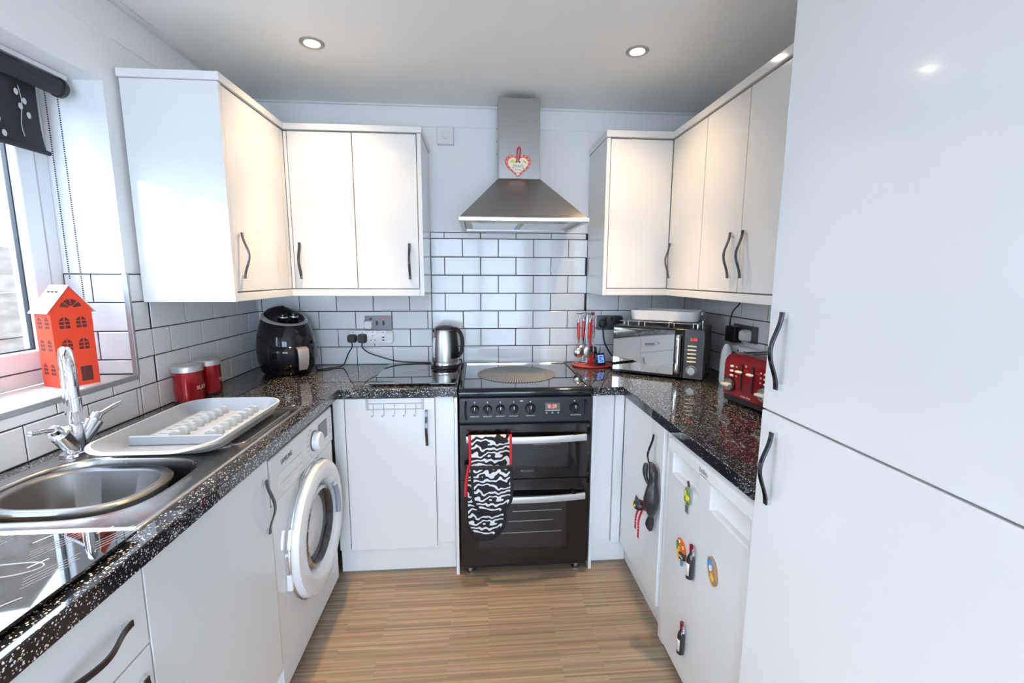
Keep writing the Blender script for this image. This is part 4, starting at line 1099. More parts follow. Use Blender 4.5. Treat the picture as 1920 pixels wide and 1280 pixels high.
ink(c, [(p.x, p.y) for p in smooth_path([(0.40, -2.00, 0), (0.44, -1.96, 0), (0.50, -1.95, 0), (0.53, -1.92, 0)], 5)], 0.0012)

# ------------------------------------------------------------------ second glass board, under the kettle
c = thing('glass_board', 'dark glass worktop board under the kettle, left of the hob', 'glass board', (0.92, -0.32, WT))
bx('glass', 'black_glass', c, 0.722, 1.118, -0.545, -0.060, WT + 0.006, WT + 0.012, 0.001)
for x in (0.75, 1.09):
    for y in (-0.51, -0.10): MB().lathe([(0.010, 0.0003), (0.010, 0.0056)], (x, y, WT), seg=14).build('foot', 'black_plastic', c)
ZP = WT + 0.0121
for (x0, x1, y) in ((0.86, 0.95, -0.285), (0.90, 1.00, -0.235), (0.84, 0.93, -0.32)):
    ink(c, [(x0 + (x1 - x0) * i / 24, y + 0.010 * math.sin(i * 1.5) + 0.006 * math.sin(i * 0.6)) for i in range(25)], 0.0011, 'print_grey')
stripe(c, 0.775, -0.480, 0.815, -0.480, 0.006); stripe(c, 0.775, -0.440, 0.805, -0.440, 0.004)
GB2 = WT + 0.0122

# ------------------------------------------------------------------ kettle
KX, KY, KZ = 1.045, -0.165, WT + 0.0125
c = thing('kettle', 'brushed steel cordless kettle with black handle, beside the hob', 'kettle', (KX, KY, KZ))
MB().lathe([(0.076, 0), (0.078, 0.004), (0.077, 0.012), (0.068, 0.016)], (KX, KY, KZ), seg=40).build('power_base', 'black_plastic', c)
MB().lathe([(0.0755, 0.0165), (0.077, 0.022), (0.074, 0.032)], (KX, KY, KZ), seg=40).build('base_band', 'steel', c)
MB().lathe([(0.072, 0.033), (0.0735, 0.040), (0.070, 0.110), (0.062, 0.185), (0.055, 0.206)], (KX, KY, KZ), seg=48).build('body', 'kettle_steel', c)
MB().lathe([(0.055, 0.2065), (0.052, 0.218), (0.036, 0.226), (0.0, 0.228)], (KX, KY, KZ), seg=40).build('lid', 'black_plastic', c)
m = MB(); m.loft([[(KX - 0.050, KY - 0.016, KZ + 0.205), (KX - 0.050, KY + 0.016, KZ + 0.205), (KX - 0.056, KY, KZ + 0.175)], [(KX - 0.070, KY - 0.006, KZ + 0.208), (KX - 0.070, KY + 0.006, KZ + 0.208), (KX - 0.068, KY, KZ + 0.198)]]); m.build('spout', 'steel', c)
hp = smooth_path([(KX + 0.044, KY - 0.006, KZ + 0.208), (KX + 0.066, KY - 0.012, KZ + 0.208), (KX + 0.088, KY - 0.018, KZ + 0.180), (KX + 0.095, KY - 0.020, KZ + 0.130), (KX + 0.088, KY - 0.018, KZ + 0.085), (KX + 0.070, KY - 0.012, KZ + 0.060)], 5)
MB().tube(hp, 1.0, up=(0.2, -1, 0), sect=[(0.013 * math.cos(a), 0.010 * math.sin(a)) for a in [2 * PI * i / 12 for i in range(12)]]).build('handle', 'black_plastic', c)
m = MB(); m.loft([[(KX + r * math.cos(a), KY + r * math.sin(a), KZ + z) for a in [math.radians(-62 + 8 * k) for k in range(10)]] for r, z in ((0.0745, 0.055), (0.0715, 0.11), (0.0640, 0.19), (0.058, 0.204))], False, False, closed=False); m.build('handle_mount', 'black_plastic', c, thick=0.003)
m = MB(); m.loft([[(KX + r * math.cos(a), KY + r * math.sin(a), KZ + z) for a in [math.radians(-155 + 6 * k) for k in range(4)]] for r, z in ((0.0732, 0.060), (0.0712, 0.10), (0.0660, 0.165))], False, False, closed=False); m.build('water_gauge', 'clear_plastic', c, thick=0.002)

# ------------------------------------------------------------------ air fryer in the corner
AX, AY = 0.227, -0.205
c = thing('air_fryer', 'black egg-shaped air fryer with silver handle in the worktop corner', 'air fryer', (AX, AY, WT + 0.001), math.radians(47))
def egg(z, k=1.0):
    P = [(0.0, 0.108), (0.02, 0.122), (0.08, 0.138), (0.14, 0.1405), (0.20, 0.134), (0.25, 0.120), (0.285, 0.106), (0.31, 0.09)]
    for (za, ra), (zb, rb) in zip(P[:-1], P[1:]):
        if za <= z <= zb: t = (z - za) / (zb - za); return (ra + (rb - ra) * t) * k
    return 0.09 * k
def tilt(z): return 0.040 * (z / 0.31) ** 4
def egg_loop(z, off=0.0, n=48): return [((egg(z) + off) * math.cos(a), (egg(z) + off) * math.sin(a) * 1.03, z + tilt(z) * math.sin(a)) for a in [2 * PI * i / n for i in range(n)]]
MB().loft([egg_loop(z) for z in (0.0, 0.006, 0.02, 0.05, 0.08, 0.11, 0.14, 0.17, 0.20, 0.225, 0.25, 0.27, 0.285)]).build('body', 'black_gloss', c, local=True, smooth=60)
MB().loft([egg_loop(0.2800, 0.0012), egg_loop(0.288, 0.0024), egg_loop(0.2960, 0.0005), egg_loop(0.2965, -0.008)], False, False).build('trim_band', 'silver_satin', c, local=True, smooth=60)
m = MB(); m.loft([egg_loop(0.2955, -0.004), egg_loop(0.305, -0.012), egg_loop(0.3085, -0.040), egg_loop(0.3095, -0.080)], False, True); top = m.build('top_panel', 'black_gloss', c, local=True, smooth=60)
for x, y in ((-0.028, -0.045), (0.026, -0.045)):
    m = MB(); m.lathe([(0.0225, 0), (0.0225, 0.006), (0.018, 0.008), (0.0165, 0.018), (0, 0.019)], (x, y, 0.294), (0, -0.2, 1), 24); k = m.build('knob', 'black_gloss', top, local=True)
    MB().lathe([(0.0235, 0.0005), (0.0240, 0.004), (0.0228, 0.0065)], (x, y, 0.294), (0, -0.2, 1), 24, caps=False).build('knob_ring', 'steel', k, local=True)
m = MB(); m.loft([[((egg(z) + 0.0015) * math.sin(a), -(egg(z) + 0.0015) * math.cos(a) * 1.03, z) for a in [math.radians(-62 + 124 * i / 24) for i in range(25)]] for z in (0.030, 0.08, 0.12, 0.155)], False, False, closed=False)
dr = m.build('drawer', 'black_gloss', c, local=True, smooth=60, thick=0.002)
m = MB()
hl = []
for z, yo, w in ((0.150, 0.020, 0.026), (0.140, 0.040, 0.027), (0.10, 0.046, 0.026), (0.06, 0.046, 0.024), (0.035, 0.042, 0.020)):
    yy = -egg(z) - yo
    hl.append([(-w, yy, z), (w, yy, z), (w, yy + 0.010, z), (-w, yy + 0.010, z)])
m.loft(hl); m.build('handle', 'silver_satin', dr, local=True, bevel=0.004, smooth=50)
m = MB(); m.box(-0.018, 0.018, -egg(0.14) - 0.030, -egg(0.14) + 0.004, 0.118, 0.146); m.build('handle_stem', 'black_plastic', dr, local=True, bevel=0.003)

# ------------------------------------------------------------------ sockets, plugs and cables on the back wall
TF = -0.0085       # face of the wall tiles
c = thing('wall_socket', 'steel-grey double wall socket with red neon, above the white extension block', 'socket', (0.66, 0, 1.109))
bx('plate', 'grey_plate', c, 0.585, 0.735, TF - 0.009, TF, 1.110, 1.190, 0.002)
for x in (0.652, 0.690):
    bx('switch', 'black_plastic', c, x - 0.006, x + 0.006, TF - 0.0125, TF - 0.009, 1.137, 1.162, 0.001)
bx('neon', 'red_led', c, 0.684, 0.697, TF - 0.0115, TF - 0.009, 1.170, 1.178, 0.001)
bx('neon', 'black_plastic', c, 0.612, 0.626, TF - 0.0115, TF - 0.009, 1.170, 1.178, 0.001)
def plug(name, lab, x, z, material, w=0.045, h=0.046, d=0.040, y=TF, cable=None, r=0.0035):
    t = thing(name, lab, 'plug', (x, y, z))
    MB().loft([[(px, yy, pz) for px, pz in rrect(x, z, w * s, h * s, 0.012, 4)] for yy, s in ((y, 1.0), (y - d * 0.6, 1.0), (y - d, 0.78))]).build('plug_body', material, t, smooth=50)
    if cable: MB().tube(smooth_path(cable, 8), r, 8).build('cable', 'cable', t)
    return t
plug('power_plug', 'white plug in the left half of the steel-grey socket', 0.609, 1.142, 'white_plastic', 0.050, 0.050, 0.035, TF - 0.0092)
c = thing('extension_block', 'white four-way extension block on the tiles behind the kettle', 'extension lead', (0.62, 0, 1.035))
MB().loft([[(px, y, pz) for px, pz in rrect(0.6185, 1.072, 0.250 * s, 0.074 * s, 0.020, 5)] for y, s in ((TF, 1.0), (TF - 0.022, 1.0), (TF - 0.026, 0.97))]).build('casing', 'white_plastic', c, smooth=50)
EY = TF - 0.026
for x in (0.522, 0.574, 0.630, 0.688):
    bx('neon', 'print_grey', c, x - 0.004, x + 0.004, EY - 0.001, EY, 1.096, 1.101, 0)
    MB().lathe([(0.008, 0), (0.007, 0.003), (0, 0.003)], (x + 0.024, EY, 1.098), (0, -1, 0), 14).build('switch', 'white_plastic', c)
for dx, z, w, h in ((0, 1.080, 0.004, 0.010), (-0.011, 1.055, 0.008, 0.004), (0.011, 1.055, 0.008, 0.004)):
    bx('pin_hole', 'print_dark', c, 0.630 + dx - w / 2, 0.630 + dx + w / 2, EY - 0.0006, EY, z - h / 2, z + h / 2, 0)
for z in (1.054, 1.070):
    bx('usb_port', 'print_dark', c, 0.681, 0.695, EY - 0.0006, EY, z - 0.003, z + 0.003, 0)
plug('power_plug', 'black plug at the end of the extension block, its cable going to the air fryer', 0.519, 1.066, 'black_plastic', 0.050, 0.046, 0.036, EY - 0.0004,
     [(0.519, EY - 0.022, 1.046), (0.519, EY - 0.022, 1.018), (0.500, EY - 0.03, 0.985), (0.482, -0.06, 0.945), (0.470, -0.075, 0.920), (0.440, -0.10, 0.9145), (0.390, -0.150, 0.9145), (0.362, -0.165, 0.9145), (0.350, -0.150, 0.930)])
plug('power_plug', 'second black plug on the extension block, its cable going to the kettle', 0.575, 1.066, 'black_plastic', 0.048, 0.050, 0.036, EY - 0.0004,
     [(0.575, EY - 0.022, 1.046), (0.577, EY - 0.022, 1.015), (0.610, EY - 0.02, 0.985), (0.680, -0.045, 0.957), (0.760, -0.048, 0.935), (0.860, -0.050, 0.9265), (0.950, -0.062, 0.9265), (0.995, -0.090, 0.9300)])
t = tag(MB().tube(smooth_path([(1.120, -0.150, 0.9275), (1.132, -0.110, 0.935), (1.126, -0.07, 0.945), (1.108, -0.05, 0.935), (1.112, -0.10, 0.9290), (1.085, -0.118, 0.9290)], 8), 0.0035, 8).build('cable_loop', 'cable'), 'black cable coiled between the kettle and the hob', 'cable')

c = thing('fused_switch', 'white fused switch box high on the wall left of the hood', 'switch', (1.056, 0, 2.119))
bx('casing', 'white_plastic', c, 1.012, 1.100, -0.034, -0.0005, 2.120, 2.209, 0.004, seg=3)
bx('indicator', 'print_grey', c, 1.048, 1.064, -0.0346, -0.034, 2.146, 2.148, 0)
bx('rocker', 'white_satin', c, 1.040, 1.072, -0.036, -0.034, 2.152, 2.180, 0.001)

c = thing('wall_socket', 'dark grey double wall socket behind the red utensil stand', 'socket', (1.99, 0, 1.099))
bx('plate', 'grey_plate', c, 1.922, 2.070, TF - 0.009, TF, 1.104, 1.190, 0.002)
for x in (1.975, 2.012): bx('switch', 'black_plastic', c, x - 0.006, x + 0.006, TF - 0.0125, TF - 0.009, 1.160, 1.180, 0.001)
t = thing('power_plug', 'round black plug in the dark grey socket behind the utensil stand', 'plug', (1.955, TF - 0.0092, 1.140))
MB().lathe([(0.026, 0), (0.026, 0.018), (0.020, 0.032), (0, 0.034)], (1.955, TF - 0.0092, 1.143), (0, -1, 0), 24).build('plug_body', 'black_plastic', t)
MB().tube(smooth_path([(1.955, -0.035, 1.125), (1.957, -0.037, 1.09), (1.965, -0.037, 1.04), (1.990, -0.040, 0.985), (2.020, -0.045, 0.945), (2.050, -0.048, 0.9180)], 8), 0.0042, 8).build('cable', 'cable', t)
plug('power_plug', 'black plug in the dark grey socket, half hidden by the microwave', 2.045, 1.165, 'black_plastic', 0.044, 0.050, 0.05, TF - 0.0092, [(2.045, -0.045, 1.145), (2.045, -0.047, 1.11), (2.06, -0.044, 1.05)])

# ------------------------------------------------------------------ over-door hook rack
c = thing('hook_rack', 'chrome over-door rack with five hooks on the base cupboard door', 'hook rack', (0.84, -0.584, 0.77))
HYF = -0.5815
for x0 in (0.7135, 0.9625):
    MB().box(x0, x0 + 0.0115, HYF - 0.0022, HYF, 0.810, 0.8635).build('strap', 'trim_metal', c, bevel=0.0006)
for z in (0.8395, 0.8125):
    MB().cyl((0.719, HYF - 0.004, z), (0.969, HYF - 0.004, z), 0.0019, 10).build('rail', 'trim_metal', c)
for k in range(5):
    x = 0.7475 + k * 0.0476
    MB().tube(smooth_path([(x, HYF - 0.0045, 0.8395), (x, HYF - 0.0050, 0.8125), (x, HYF - 0.0050, 0.792), (x - 0.001, HYF - 0.010, 0.783), (x - 0.004, HYF - 0.020, 0.782), (x - 0.006, HYF - 0.025, 0.792)], 5), 0.0017, 8).build('hook', 'chrome', c)

# ------------------------------------------------------------------ heart sign on the chimney
c = thing('heart_sign', 'heart-shaped sign with red dotted border and ribbon, on the hood chimney', 'sign', (1.432, -0.236, 1.907))
def heart(s, cx=1.432, cz=1.962):
    pts = []
    for i in range(48):
        t = 2 * PI * i / 48
        x = 16 * math.sin(t) ** 3; z = 13 * math.cos(t) - 5 * math.cos(2 * t) - 2 * math.cos(3 * t) - math.cos(4 * t)
        pts.append((cx + x * s * 0.0041, cz + (z + 2.5) * s * 0.0040))
    return pts
hf = lambda a, b, d: (a, d, b)
b = MB().prism(heart(1.0), -0.2330, -0.2385, hf).build('border', 'heart_red', c, bevel=0.001)
MB().prism(heart(0.78), -0.2384, -0.2392, hf).build('face', 'heart_cream', c)
for i, (x, z) in enumerate(heart(0.89)):
    if i % 2 == 0: MB().lathe([(0.0026, 0), (0.0026, 0.0006)], (x, -0.2384, z), (0, -1, 0), 8).build('dot', 'print_white', b)
text('lettering', "Hazel's", 0.021, 'print_ink', c, (1.433, -0.2395, 1.966), (1, 0, 0), (0, 0, 1), width=0.054, shear=0.2)
text('lettering', 'Kitchen', 0.014, 'print_ink', c, (1.433, -0.2395, 1.948), (1, 0, 0), (0, 0, 1), width=0.036, shear=0.2)
for x, z, q in ((1.405, 1.990, 'flower_yellow'), (1.411, 1.986, 'flower_yellow'), (1.399, 1.987, 'flower_yellow'), (1.462, 1.989, 'flower_pink'), (1.469, 1.984, 'flower_pink'), (1.408, 1.957, 'flower_pink'), (1.459, 1.956, 'flower_pink')):
    MB().ball((x, -0.2394, z), 0.0052, 8, 5, (1, 0.15, 1)).build('flower', q, c)
MB().tube(smooth_path([(1.417, -0.2405, 1.9335), (1.430, -0.2405, 1.936), (1.448, -0.2405, 1.934)], 4), 0.0009, 5).build('flourish', 'print_ink', c)
MB().tube(smooth_path([(1.426, -0.2405, 1.988), (1.4275, -0.2412, 2.020), (1.431, -0.2400, 2.048), (1.438, -0.2390, 2.056), (1.444, -0.2400, 2.046), (1.441, -0.2412, 2.018), (1.434, -0.2405, 1.988)], 6), 1.0, up=(0, 1, 0), sect=[(-0.0008, -0.0034), (0.0008, -0.0034), (0.0008, 0.0034), (-0.0008, 0.0034)]).build('ribbon', 'ribbon_red', c)
for s in (-1, 1):
    m = MB(); m.prism([(1.432, 1.986), (1.432 + s * 0.012, 1.990), (1.432 + s * 0.011, 1.980)], -0.2400, -0.2425, hf); m.build('bow_loop', 'magnet_dark', c)

# ------------------------------------------------------------------ utensil stand and utensils
UX, UY = 1.868, -0.130
c = thing('utensil_stand', 'red oval utensil stand with chrome frame beside the hob', 'utensil stand', (UX, UY, WT))
el = lambda a, b, z: [(UX + a * math.cos(t), UY + b * math.sin(t), z) for t in [2 * PI * i / 40 for i in range(40)]]
MB().loft([el(0.104, 0.074, WT + 0.0006), el(0.115, 0.084, WT + 0.008), el(0.116, 0.085, WT + 0.013), el(0.108, 0.078, WT + 0.0135), el(0.100, 0.070, WT + 0.009)]).build('base', 'red_tray', c, smooth=50)
MB().tube([(UX - 0.048 + 0.040 * math.cos(t), UY + 0.034 * math.sin(t), WT + 0.020) for t in [2 * PI * i / 28 for i in range(28)]], 0.0028, 8, ring=True).build('base_ring', 'chrome', c)
for x, y in ((UX - 0.03, UY - 0.005), (UX - 0.052, UY + 0.012), (UX + 0.0, UY + 0.02)):
    MB().cyl((x, y, WT + 0.009), (UX - 0.028, UY + 0.01, 1.212), 0.0024, 8).build('upright', 'chrome', c)
MB().tube([(UX - 0.045 + 0.052 * math.cos(t), UY + 0.01 + 0.030 * math.sin(t), 1.208) for t in [2 * PI * i / 28 for i in range(28)]], 0.0022, 8, ring=True).build('top_ring', 'chrome', c)
MB().ball((UX - 0.028, UY + 0.01, 1.218), 0.006, 10, 6).build('finial', 'chrome', c)
def utensil(name, lab, x, y, lean, head, z=1.175, hl=0.095):
    t = thing(name, lab, 'utensil', (x, y, z - 0.2), group='red-handled utensils on the stand')
    a = Vector((x, y, z)); d = Vector((lean, 0, -1)).normalized(); s = Vector((1, 0, 0))
    MB().tube(smooth_path([a + Vector((0.0, 0.006, 0.008)), a + Vector((0.004, 0.002, 0.026)), a + Vector((0.009, -0.004, 0.020)), a + Vector((0.004, -0.002, 0.002)), a + d * 0.012], 5), 0.0018, 6).build('hanging_loop', 'chrome', t)
    MB().tube([a + d * 0.002, a + d * 0.014], 0.0062, 12).build('collar', 'steel', t)
    MB().tube([a + d * (0.0145 + k * hl / 4) for k in range(5)], [0.0070, 0.0078, 0.0080, 0.0078, 0.0066], 12).build('handle', 'red_plastic', t)
    e = a + d * (0.015 + hl)
    MB().tube([e, e + d * 0.022], [0.0060, 0.0040], 10).build('ferrule', 'steel', t)
    f = e + d * 0.022
    if head == 'ladle':
        m = MB(); m.tube([f, f + d * 0.03], 0.0026, 8); m.build('shaft', 'steel', t)
        MB().ball(f + d * 0.052, 0.030, 18, 10, (1.0, 0.55, 0.95)).build('bowl', 'steel', t)
    elif head == 'slotted':
        MB().tube([f, f + d * 0.02], 0.0026, 8).build('shaft', 'steel', t)
        o = MB().ball(f + d * 0.050, 0.026, 18, 10, (0.9, 0.16, 1.25)).build('spoon', 'steel', t)
        for k in (-1, 0, 1):
            MB().box(f.x + d.x * 0.05 + k * 0.011 - 0.002, f.x + d.x * 0.05 + k * 0.011 + 0.002, f.y - 0.0052, f.y - 0.0036, f.z - 0.065, f.z - 0.038).build('slot', 'print_dark', o)
    elif head == 'turner':
        MB().tube([f, f + d * 0.02], 0.0026, 8).build('shaft', 'steel', t)
        q = f + d * 0.02
        MB().loft([[(q.x - w, q.y + yy, q.z - zz), (q.x + w, q.y + yy, q.z - zz), (q.x + w, q.y + yy + 0.003, q.z - zz), (q.x - w, q.y + yy + 0.003, q.z - zz)] for w, yy, zz in ((0.006, 0, 0), (0.020, 0, 0.012), (0.026, 0, 0.085))]).build('blade', 'black_plastic', t)
    return t
utensil('ladle', 'red-handled steel ladle at the left of the utensil stand', 1.783, -0.140, 0.04, 'ladle')
utensil('slotted_spoon', 'red-handled slotted spoon hanging behind the ladle', 1.824, -0.098, -0.03, 'slotted', 1.180)
utensil('serving_spoon', 'red-handled steel spoon leaning next to the ladle', 1.846, -0.158, -0.05, 'slotted', 1.178)
utensil('turner', 'red-handled turner with dark blade at the right of the stand', 1.884, -0.085, 0.02, 'turner', 1.172)
t = thing('tongs', 'long red and steel tongs upright in the utensil stand', 'tongs', (1.868, -0.125, WT + 0.014))
for dx, q in ((-0.006, 'red_plastic'), (0.008, 'steel')):
    MB().loft([[(1.868 + dx * k - 0.004, -0.128, z), (1.868 + dx * k + 0.004, -0.128, z), (1.868 + dx * k + 0.004, -0.120, z), (1.868 + dx * k - 0.004, -0.120, z)] for k, z in ((1.6, 0.945), (1.2, 1.03), (0.9, 1.12), (0.4, 1.205))]).build('arm', q, t, bevel=0.001)
MB().box(1.858, 1.878, -0.131, -0.117, 1.203, 1.218).build('hinge', 'red_plastic', t, bevel=0.003)
MB().box(1.848, 1.876, -0.134, -0.114, 0.9245, 0.990).build('grip', 'red_plastic', t, bevel=0.004)

c = thing('kitchen_timer', 'small black digital display with blue screen on the red stand', 'timer', (1.905, -0.165, WT + 0.014), math.radians(20))
m = MB(); m.prism([(0, 0), (0.034, 0), (0.028, 0.064), (0.018, 0.066)], -0.028, 0.028, lambda a, b, d: (d, a - 0.02, b)); m.build('case', 'black_plastic', c, local=True, bevel=0.003)
sd = Vector((0.018, 0.066)); nn = Vector((-0.066, 0.018)).normalized() * 0.0006
MB().loft([[(x, sd[0] * t + nn[0] * k - 0.02, sd[1] * t + nn[1] * k) for x, t in ((-0.020, 0.22), (0.020, 0.22), (0.020, 0.86), (-0.020, 0.86))] for k in (0, 1)]).build('screen', 'blue_screen', c, local=True, smooth=0)
for r, cl in ((0.70, (-0.012, 0.012)), (0.52, (-0.014, 0.004)), (0.36, (-0.008, 0.014))):
    MB().loft([[(x, sd[0] * t + nn[0] * k - 0.02, sd[1] * t + nn[1] * k) for x, t in ((cl[0], r - 0.04), (cl[1], r - 0.04), (cl[1], r + 0.04), (cl[0], r + 0.04))] for k in (1, 1.6)]).build('digit_row', 'print_dark', c, local=True, smooth=0)

# ------------------------------------------------------------------ microwave
MWR = math.radians(-33.8)
c = thing('microwave', 'dark grey microwave with mirrored door, angled in the worktop corner', 'microwave', (1.935, -0.304, WT), MWR)
MW, MD, MH, MZ = 0.446, 0.30, 0.252, 0.009
bx('case', 'dark_grey_plastic', c, 0.0, MW, 0.012, MD, MZ, MH, 0.005, local=True)
d = bx('door', 'black_gloss', c, 0.0, 0.352, 0.0, 0.0115, MZ, MH, 0.003, local=True)
bx('mirror_panel', 'mirror', d, 0.003, 0.308, -0.0012, -0.0001, MZ + 0.012, MH - 0.010, 0.0005, local=True)
MB().tube(smooth_path([(0.330, -0.001, MH - 0.030), (0.330, -0.024, MH - 0.036), (0.330, -0.029, MH - 0.070), (0.330, -0.030, MH / 2), (0.330, -0.029, 0.070), (0.330, -0.024, 0.040), (0.330, -0.001, 0.034)], 5), 1.0, up=(1, 0, 0), sect=[(0.0115 * math.cos(a), 0.007 * math.sin(a)) for a in [2 * PI * i / 12 for i in range(12)]]).build('handle', 'chrome', d, local=True)
p = bx('control_panel', 'dark_grey_plastic', c, 0.3535, MW, 0.0, 0.0115, MZ, MH, 0.003, local=True)
bx('display', 'black_glass', p, 0.369, 0.416, -0.001, 0.0, 0.194, 0.213, 0.0005, local=True)
text('lettering', '3:20', 0.020, 'red_led', p, (0.397, -0.0014, 0.2035), (1, 0, 0), (0, 0, 1), local=True, width=0.032)
for k in range(5):
    z = 0.171 - k * 0.019
    bx('button', 'cream_lever', p, 0.371, 0.412, -0.004, 0.0, z - 0.004, z + 0.003, 0.0015, local=True)
    MB().box(0.385, 0.399, -0.0003, 0.0002, z + 0.0055, z + 0.0075).build('button_mark', 'print_grey', p, local=True)
MB().lathe([(0.0265, 0), (0.0265, 0.0012)], (0.394, 0, 0.050), (0, -1, 0), 32).build('dial_ring', 'print_grey', p, local=True)
MB().lathe([(0.0215, 0.001), (0.0210, 0.014), (0.018, 0.018), (0, 0.0185)], (0.394, 0, 0.050), (0, -1, 0), 32).build('dial', 'steel', p, local=True)
for x in (0.03, MW - 0.03):
    for y in (0.03, MD - 0.03): MB().lathe([(0.012, 0.0003), (0.012, 0.0095)], (x, y, 0), seg=12).build('foot', 'black_plastic', c, local=True)
for k in range(6):
    MB().box(MW, MW + 0.0008, 0.08 + k * 0.012, 0.085 + k * 0.012, 0.03, 0.07).build('vent', 'print_dark', c, local=True)

# chrome rack and white dish on top of the microwave
ZMW = WT + MH + 0.0004
c = thing('chrome_rack', 'low chrome wire rack standing on top of the microwave', 'rack', (1.935, -0.304, ZMW), MWR)
for x in (0.045, 0.135, 0.28, 0.395):
    MB().box(x - 0.011, x + 0.011, 0.028, 0.270, 0.024, 0.0265).build('flat_bar', 'chrome', c, local=True, bevel=0.0005)
for y in (0.045, 0.25):
    MB().cyl((0.020, y, 0.0215), (0.420, y, 0.0215), 0.0024, 8).build('rail', 'chrome', c, local=True)
for x in (0.045, 0.065, 0.120, 0.150, 0.27, 0.295, 0.385, 0.405):
    for y in (0.045, 0.25): MB().lathe([(0.0045, 0), (0.0045, 0.003), (0.0028, 0.005), (0.0028, 0.0205)], (x, y, 0), seg=10).build('foot', 'chrome', c, local=True)
c = thing('oven_dish', 'white rectangular ceramic dish resting on the chrome rack', 'dish', (1.935, -0.304, ZMW + 0.0268), MWR)
dl_ = lambda g, z, r: [(x, y, z) for x, y in rrect(0.238, 0.150, 0.345 + g, 0.205 + g, r, 6)]
MB().loft([dl_(-0.030, 0.0003, 0.03), dl_(-0.014, 0.006, 0.036), dl_(0.0, 0.050, 0.042), dl_(0.0, 0.053, 0.042), dl_(-0.008, 0.0535, 0.038), dl_(-0.012, 0.050, 0.036), dl_(-0.026, 0.009, 0.03), dl_(-0.044, 0.006, 0.03)]).build('body', 'white_enamel', c, local=True, smooth=45)
m = MB(); m.loft([[(x, y, z) for x, y in rrect(0.414, 0.150, 0.014, 0.09, 0.006, 4)] for z in (0.036, 0.050)]); m.build('side_grip', 'white_enamel', c, local=True, bevel=0.002)

# ------------------------------------------------------------------ toaster
c = thing('toaster', 'dark red four-slice toaster next to the tall cupboard', 'toaster', (2.230, -0.868, WT), math.radians(-80.2))
TW, TD, TH = 0.300, 0.235, 0.205
bx('base', 'black_plastic', c, 0.002, TW - 0.002, 0.002, TD - 0.002, 0.010, 0.034, 0.004, local=True)
for x in (0.025, TW - 0.025):
    for y in (0.02, TD - 0.02): MB().lathe([(0.010, 0.0004), (0.012, 0.0105)], (x, y, 0), seg=12).build('foot', 'black_plastic', c, local=True)
def tl(y, g): return [(TW / 2 + (x - TW / 2) * g, y, z) for x, z in [(0, 0.0345), (TW, 0.0345), (TW, 0.150)] + [(TW - 0.052 + 0.052 * math.cos(a), 0.152 + 0.052 * math.sin(a)) for a in [PI / 2 * i / 8 for i in range(9)]] + [(0.052 - 0.052 * math.sin(a), 0.152 + 0.052 * math.cos(a)) for a in [PI / 2 * i / 8 for i in range(9)]] + [(0, 0.150)]]
b = MB().loft([tl(0.003, 0.985), tl(0.0, 1.0), tl(TD, 1.0), tl(TD + 0.003, 0.985)]).build('shell', 'red_toaster', c, local=True, bevel=0.002, smooth=40)
MB().loft([[(x, y, z) for x, y, z in ((0.04, 0.014, 0.2042), (TW - 0.04, 0.014, 0.2042), (TW - 0.04, TD - 0.014, 0.2042), (0.04, TD - 0.014, 0.2042))], [(0.045, 0.018, 0.2068), (TW - 0.045, 0.018, 0.2068), (TW - 0.045, TD - 0.018, 0.2068), (0.045, TD - 0.018, 0.2068)]]).build('top_plate', 'steel', c, local=True)
for x in (0.065, 0.110, 0.175, 0.225):
    MB().box(x - 0.009, x + 0.009, 0.035, TD - 0.035, 0.2069, 0.2076).build('bread_slot', 'print_dark', c, local=True)
for x in (0.092, 0.150):
    MB().box(x - 0.0045, x + 0.0045, -0.0006, 0.0006, 0.066, 0.168).build('lever_slot', 'print_dark', b, local=True)
    MB().ball((x, -0.012, 0.138), 0.016, 16, 8, (1.15, 0.7, 0.38)).build('lever', 'cream_lever', b, local=True)
for x in (0.044, 0.217):
    for k in range(3):
        MB().ball((x, -0.001, 0.152 - k * 0.0185), 0.010, 14, 8, (1.1, 0.5, 0.5)).build('button', 'cream_lever', b, local=True)
        MB().box(x + (0.020 if x < 0.1 else -0.030), x + (0.028 if x < 0.1 else -0.022), -0.0005, 0.0003, 0.150 - k * 0.0185, 0.156 - k * 0.0185).build('button_mark', 'flower_pink', b, local=True)
MB().box(0.112, 0.121, -0.0005, 0.0003, 0.160, 0.168).build('button_mark', 'flower_pink', b, local=True)
for x in (0.034, 0.213):
    MB().lathe([(0.030, 0), (0.030, 0.003)], (x, 0, 0.076), (0, -1, 0), 28).build('knob_ring', 'black_plastic', b, local=True)
    k = MB().lathe([(0.025, 0.003), (0.024, 0.010), (0, 0.011)], (x, 0, 0.076), (0, -1, 0), 28).build('knob', 'steel', b, local=True)
    MB().box(x - 0.022, x + 0.022, -0.026, -0.010, 0.071, 0.081).build('knob_bar', 'cream_lever', k, local=True, bevel=0.003)
text('lettering', 'morphy richards', 0.009, 'print_white', b, (0.125, -0.0006, 0.044), (1, 0, 0), (0, 0, 1), local=True, width=0.050)

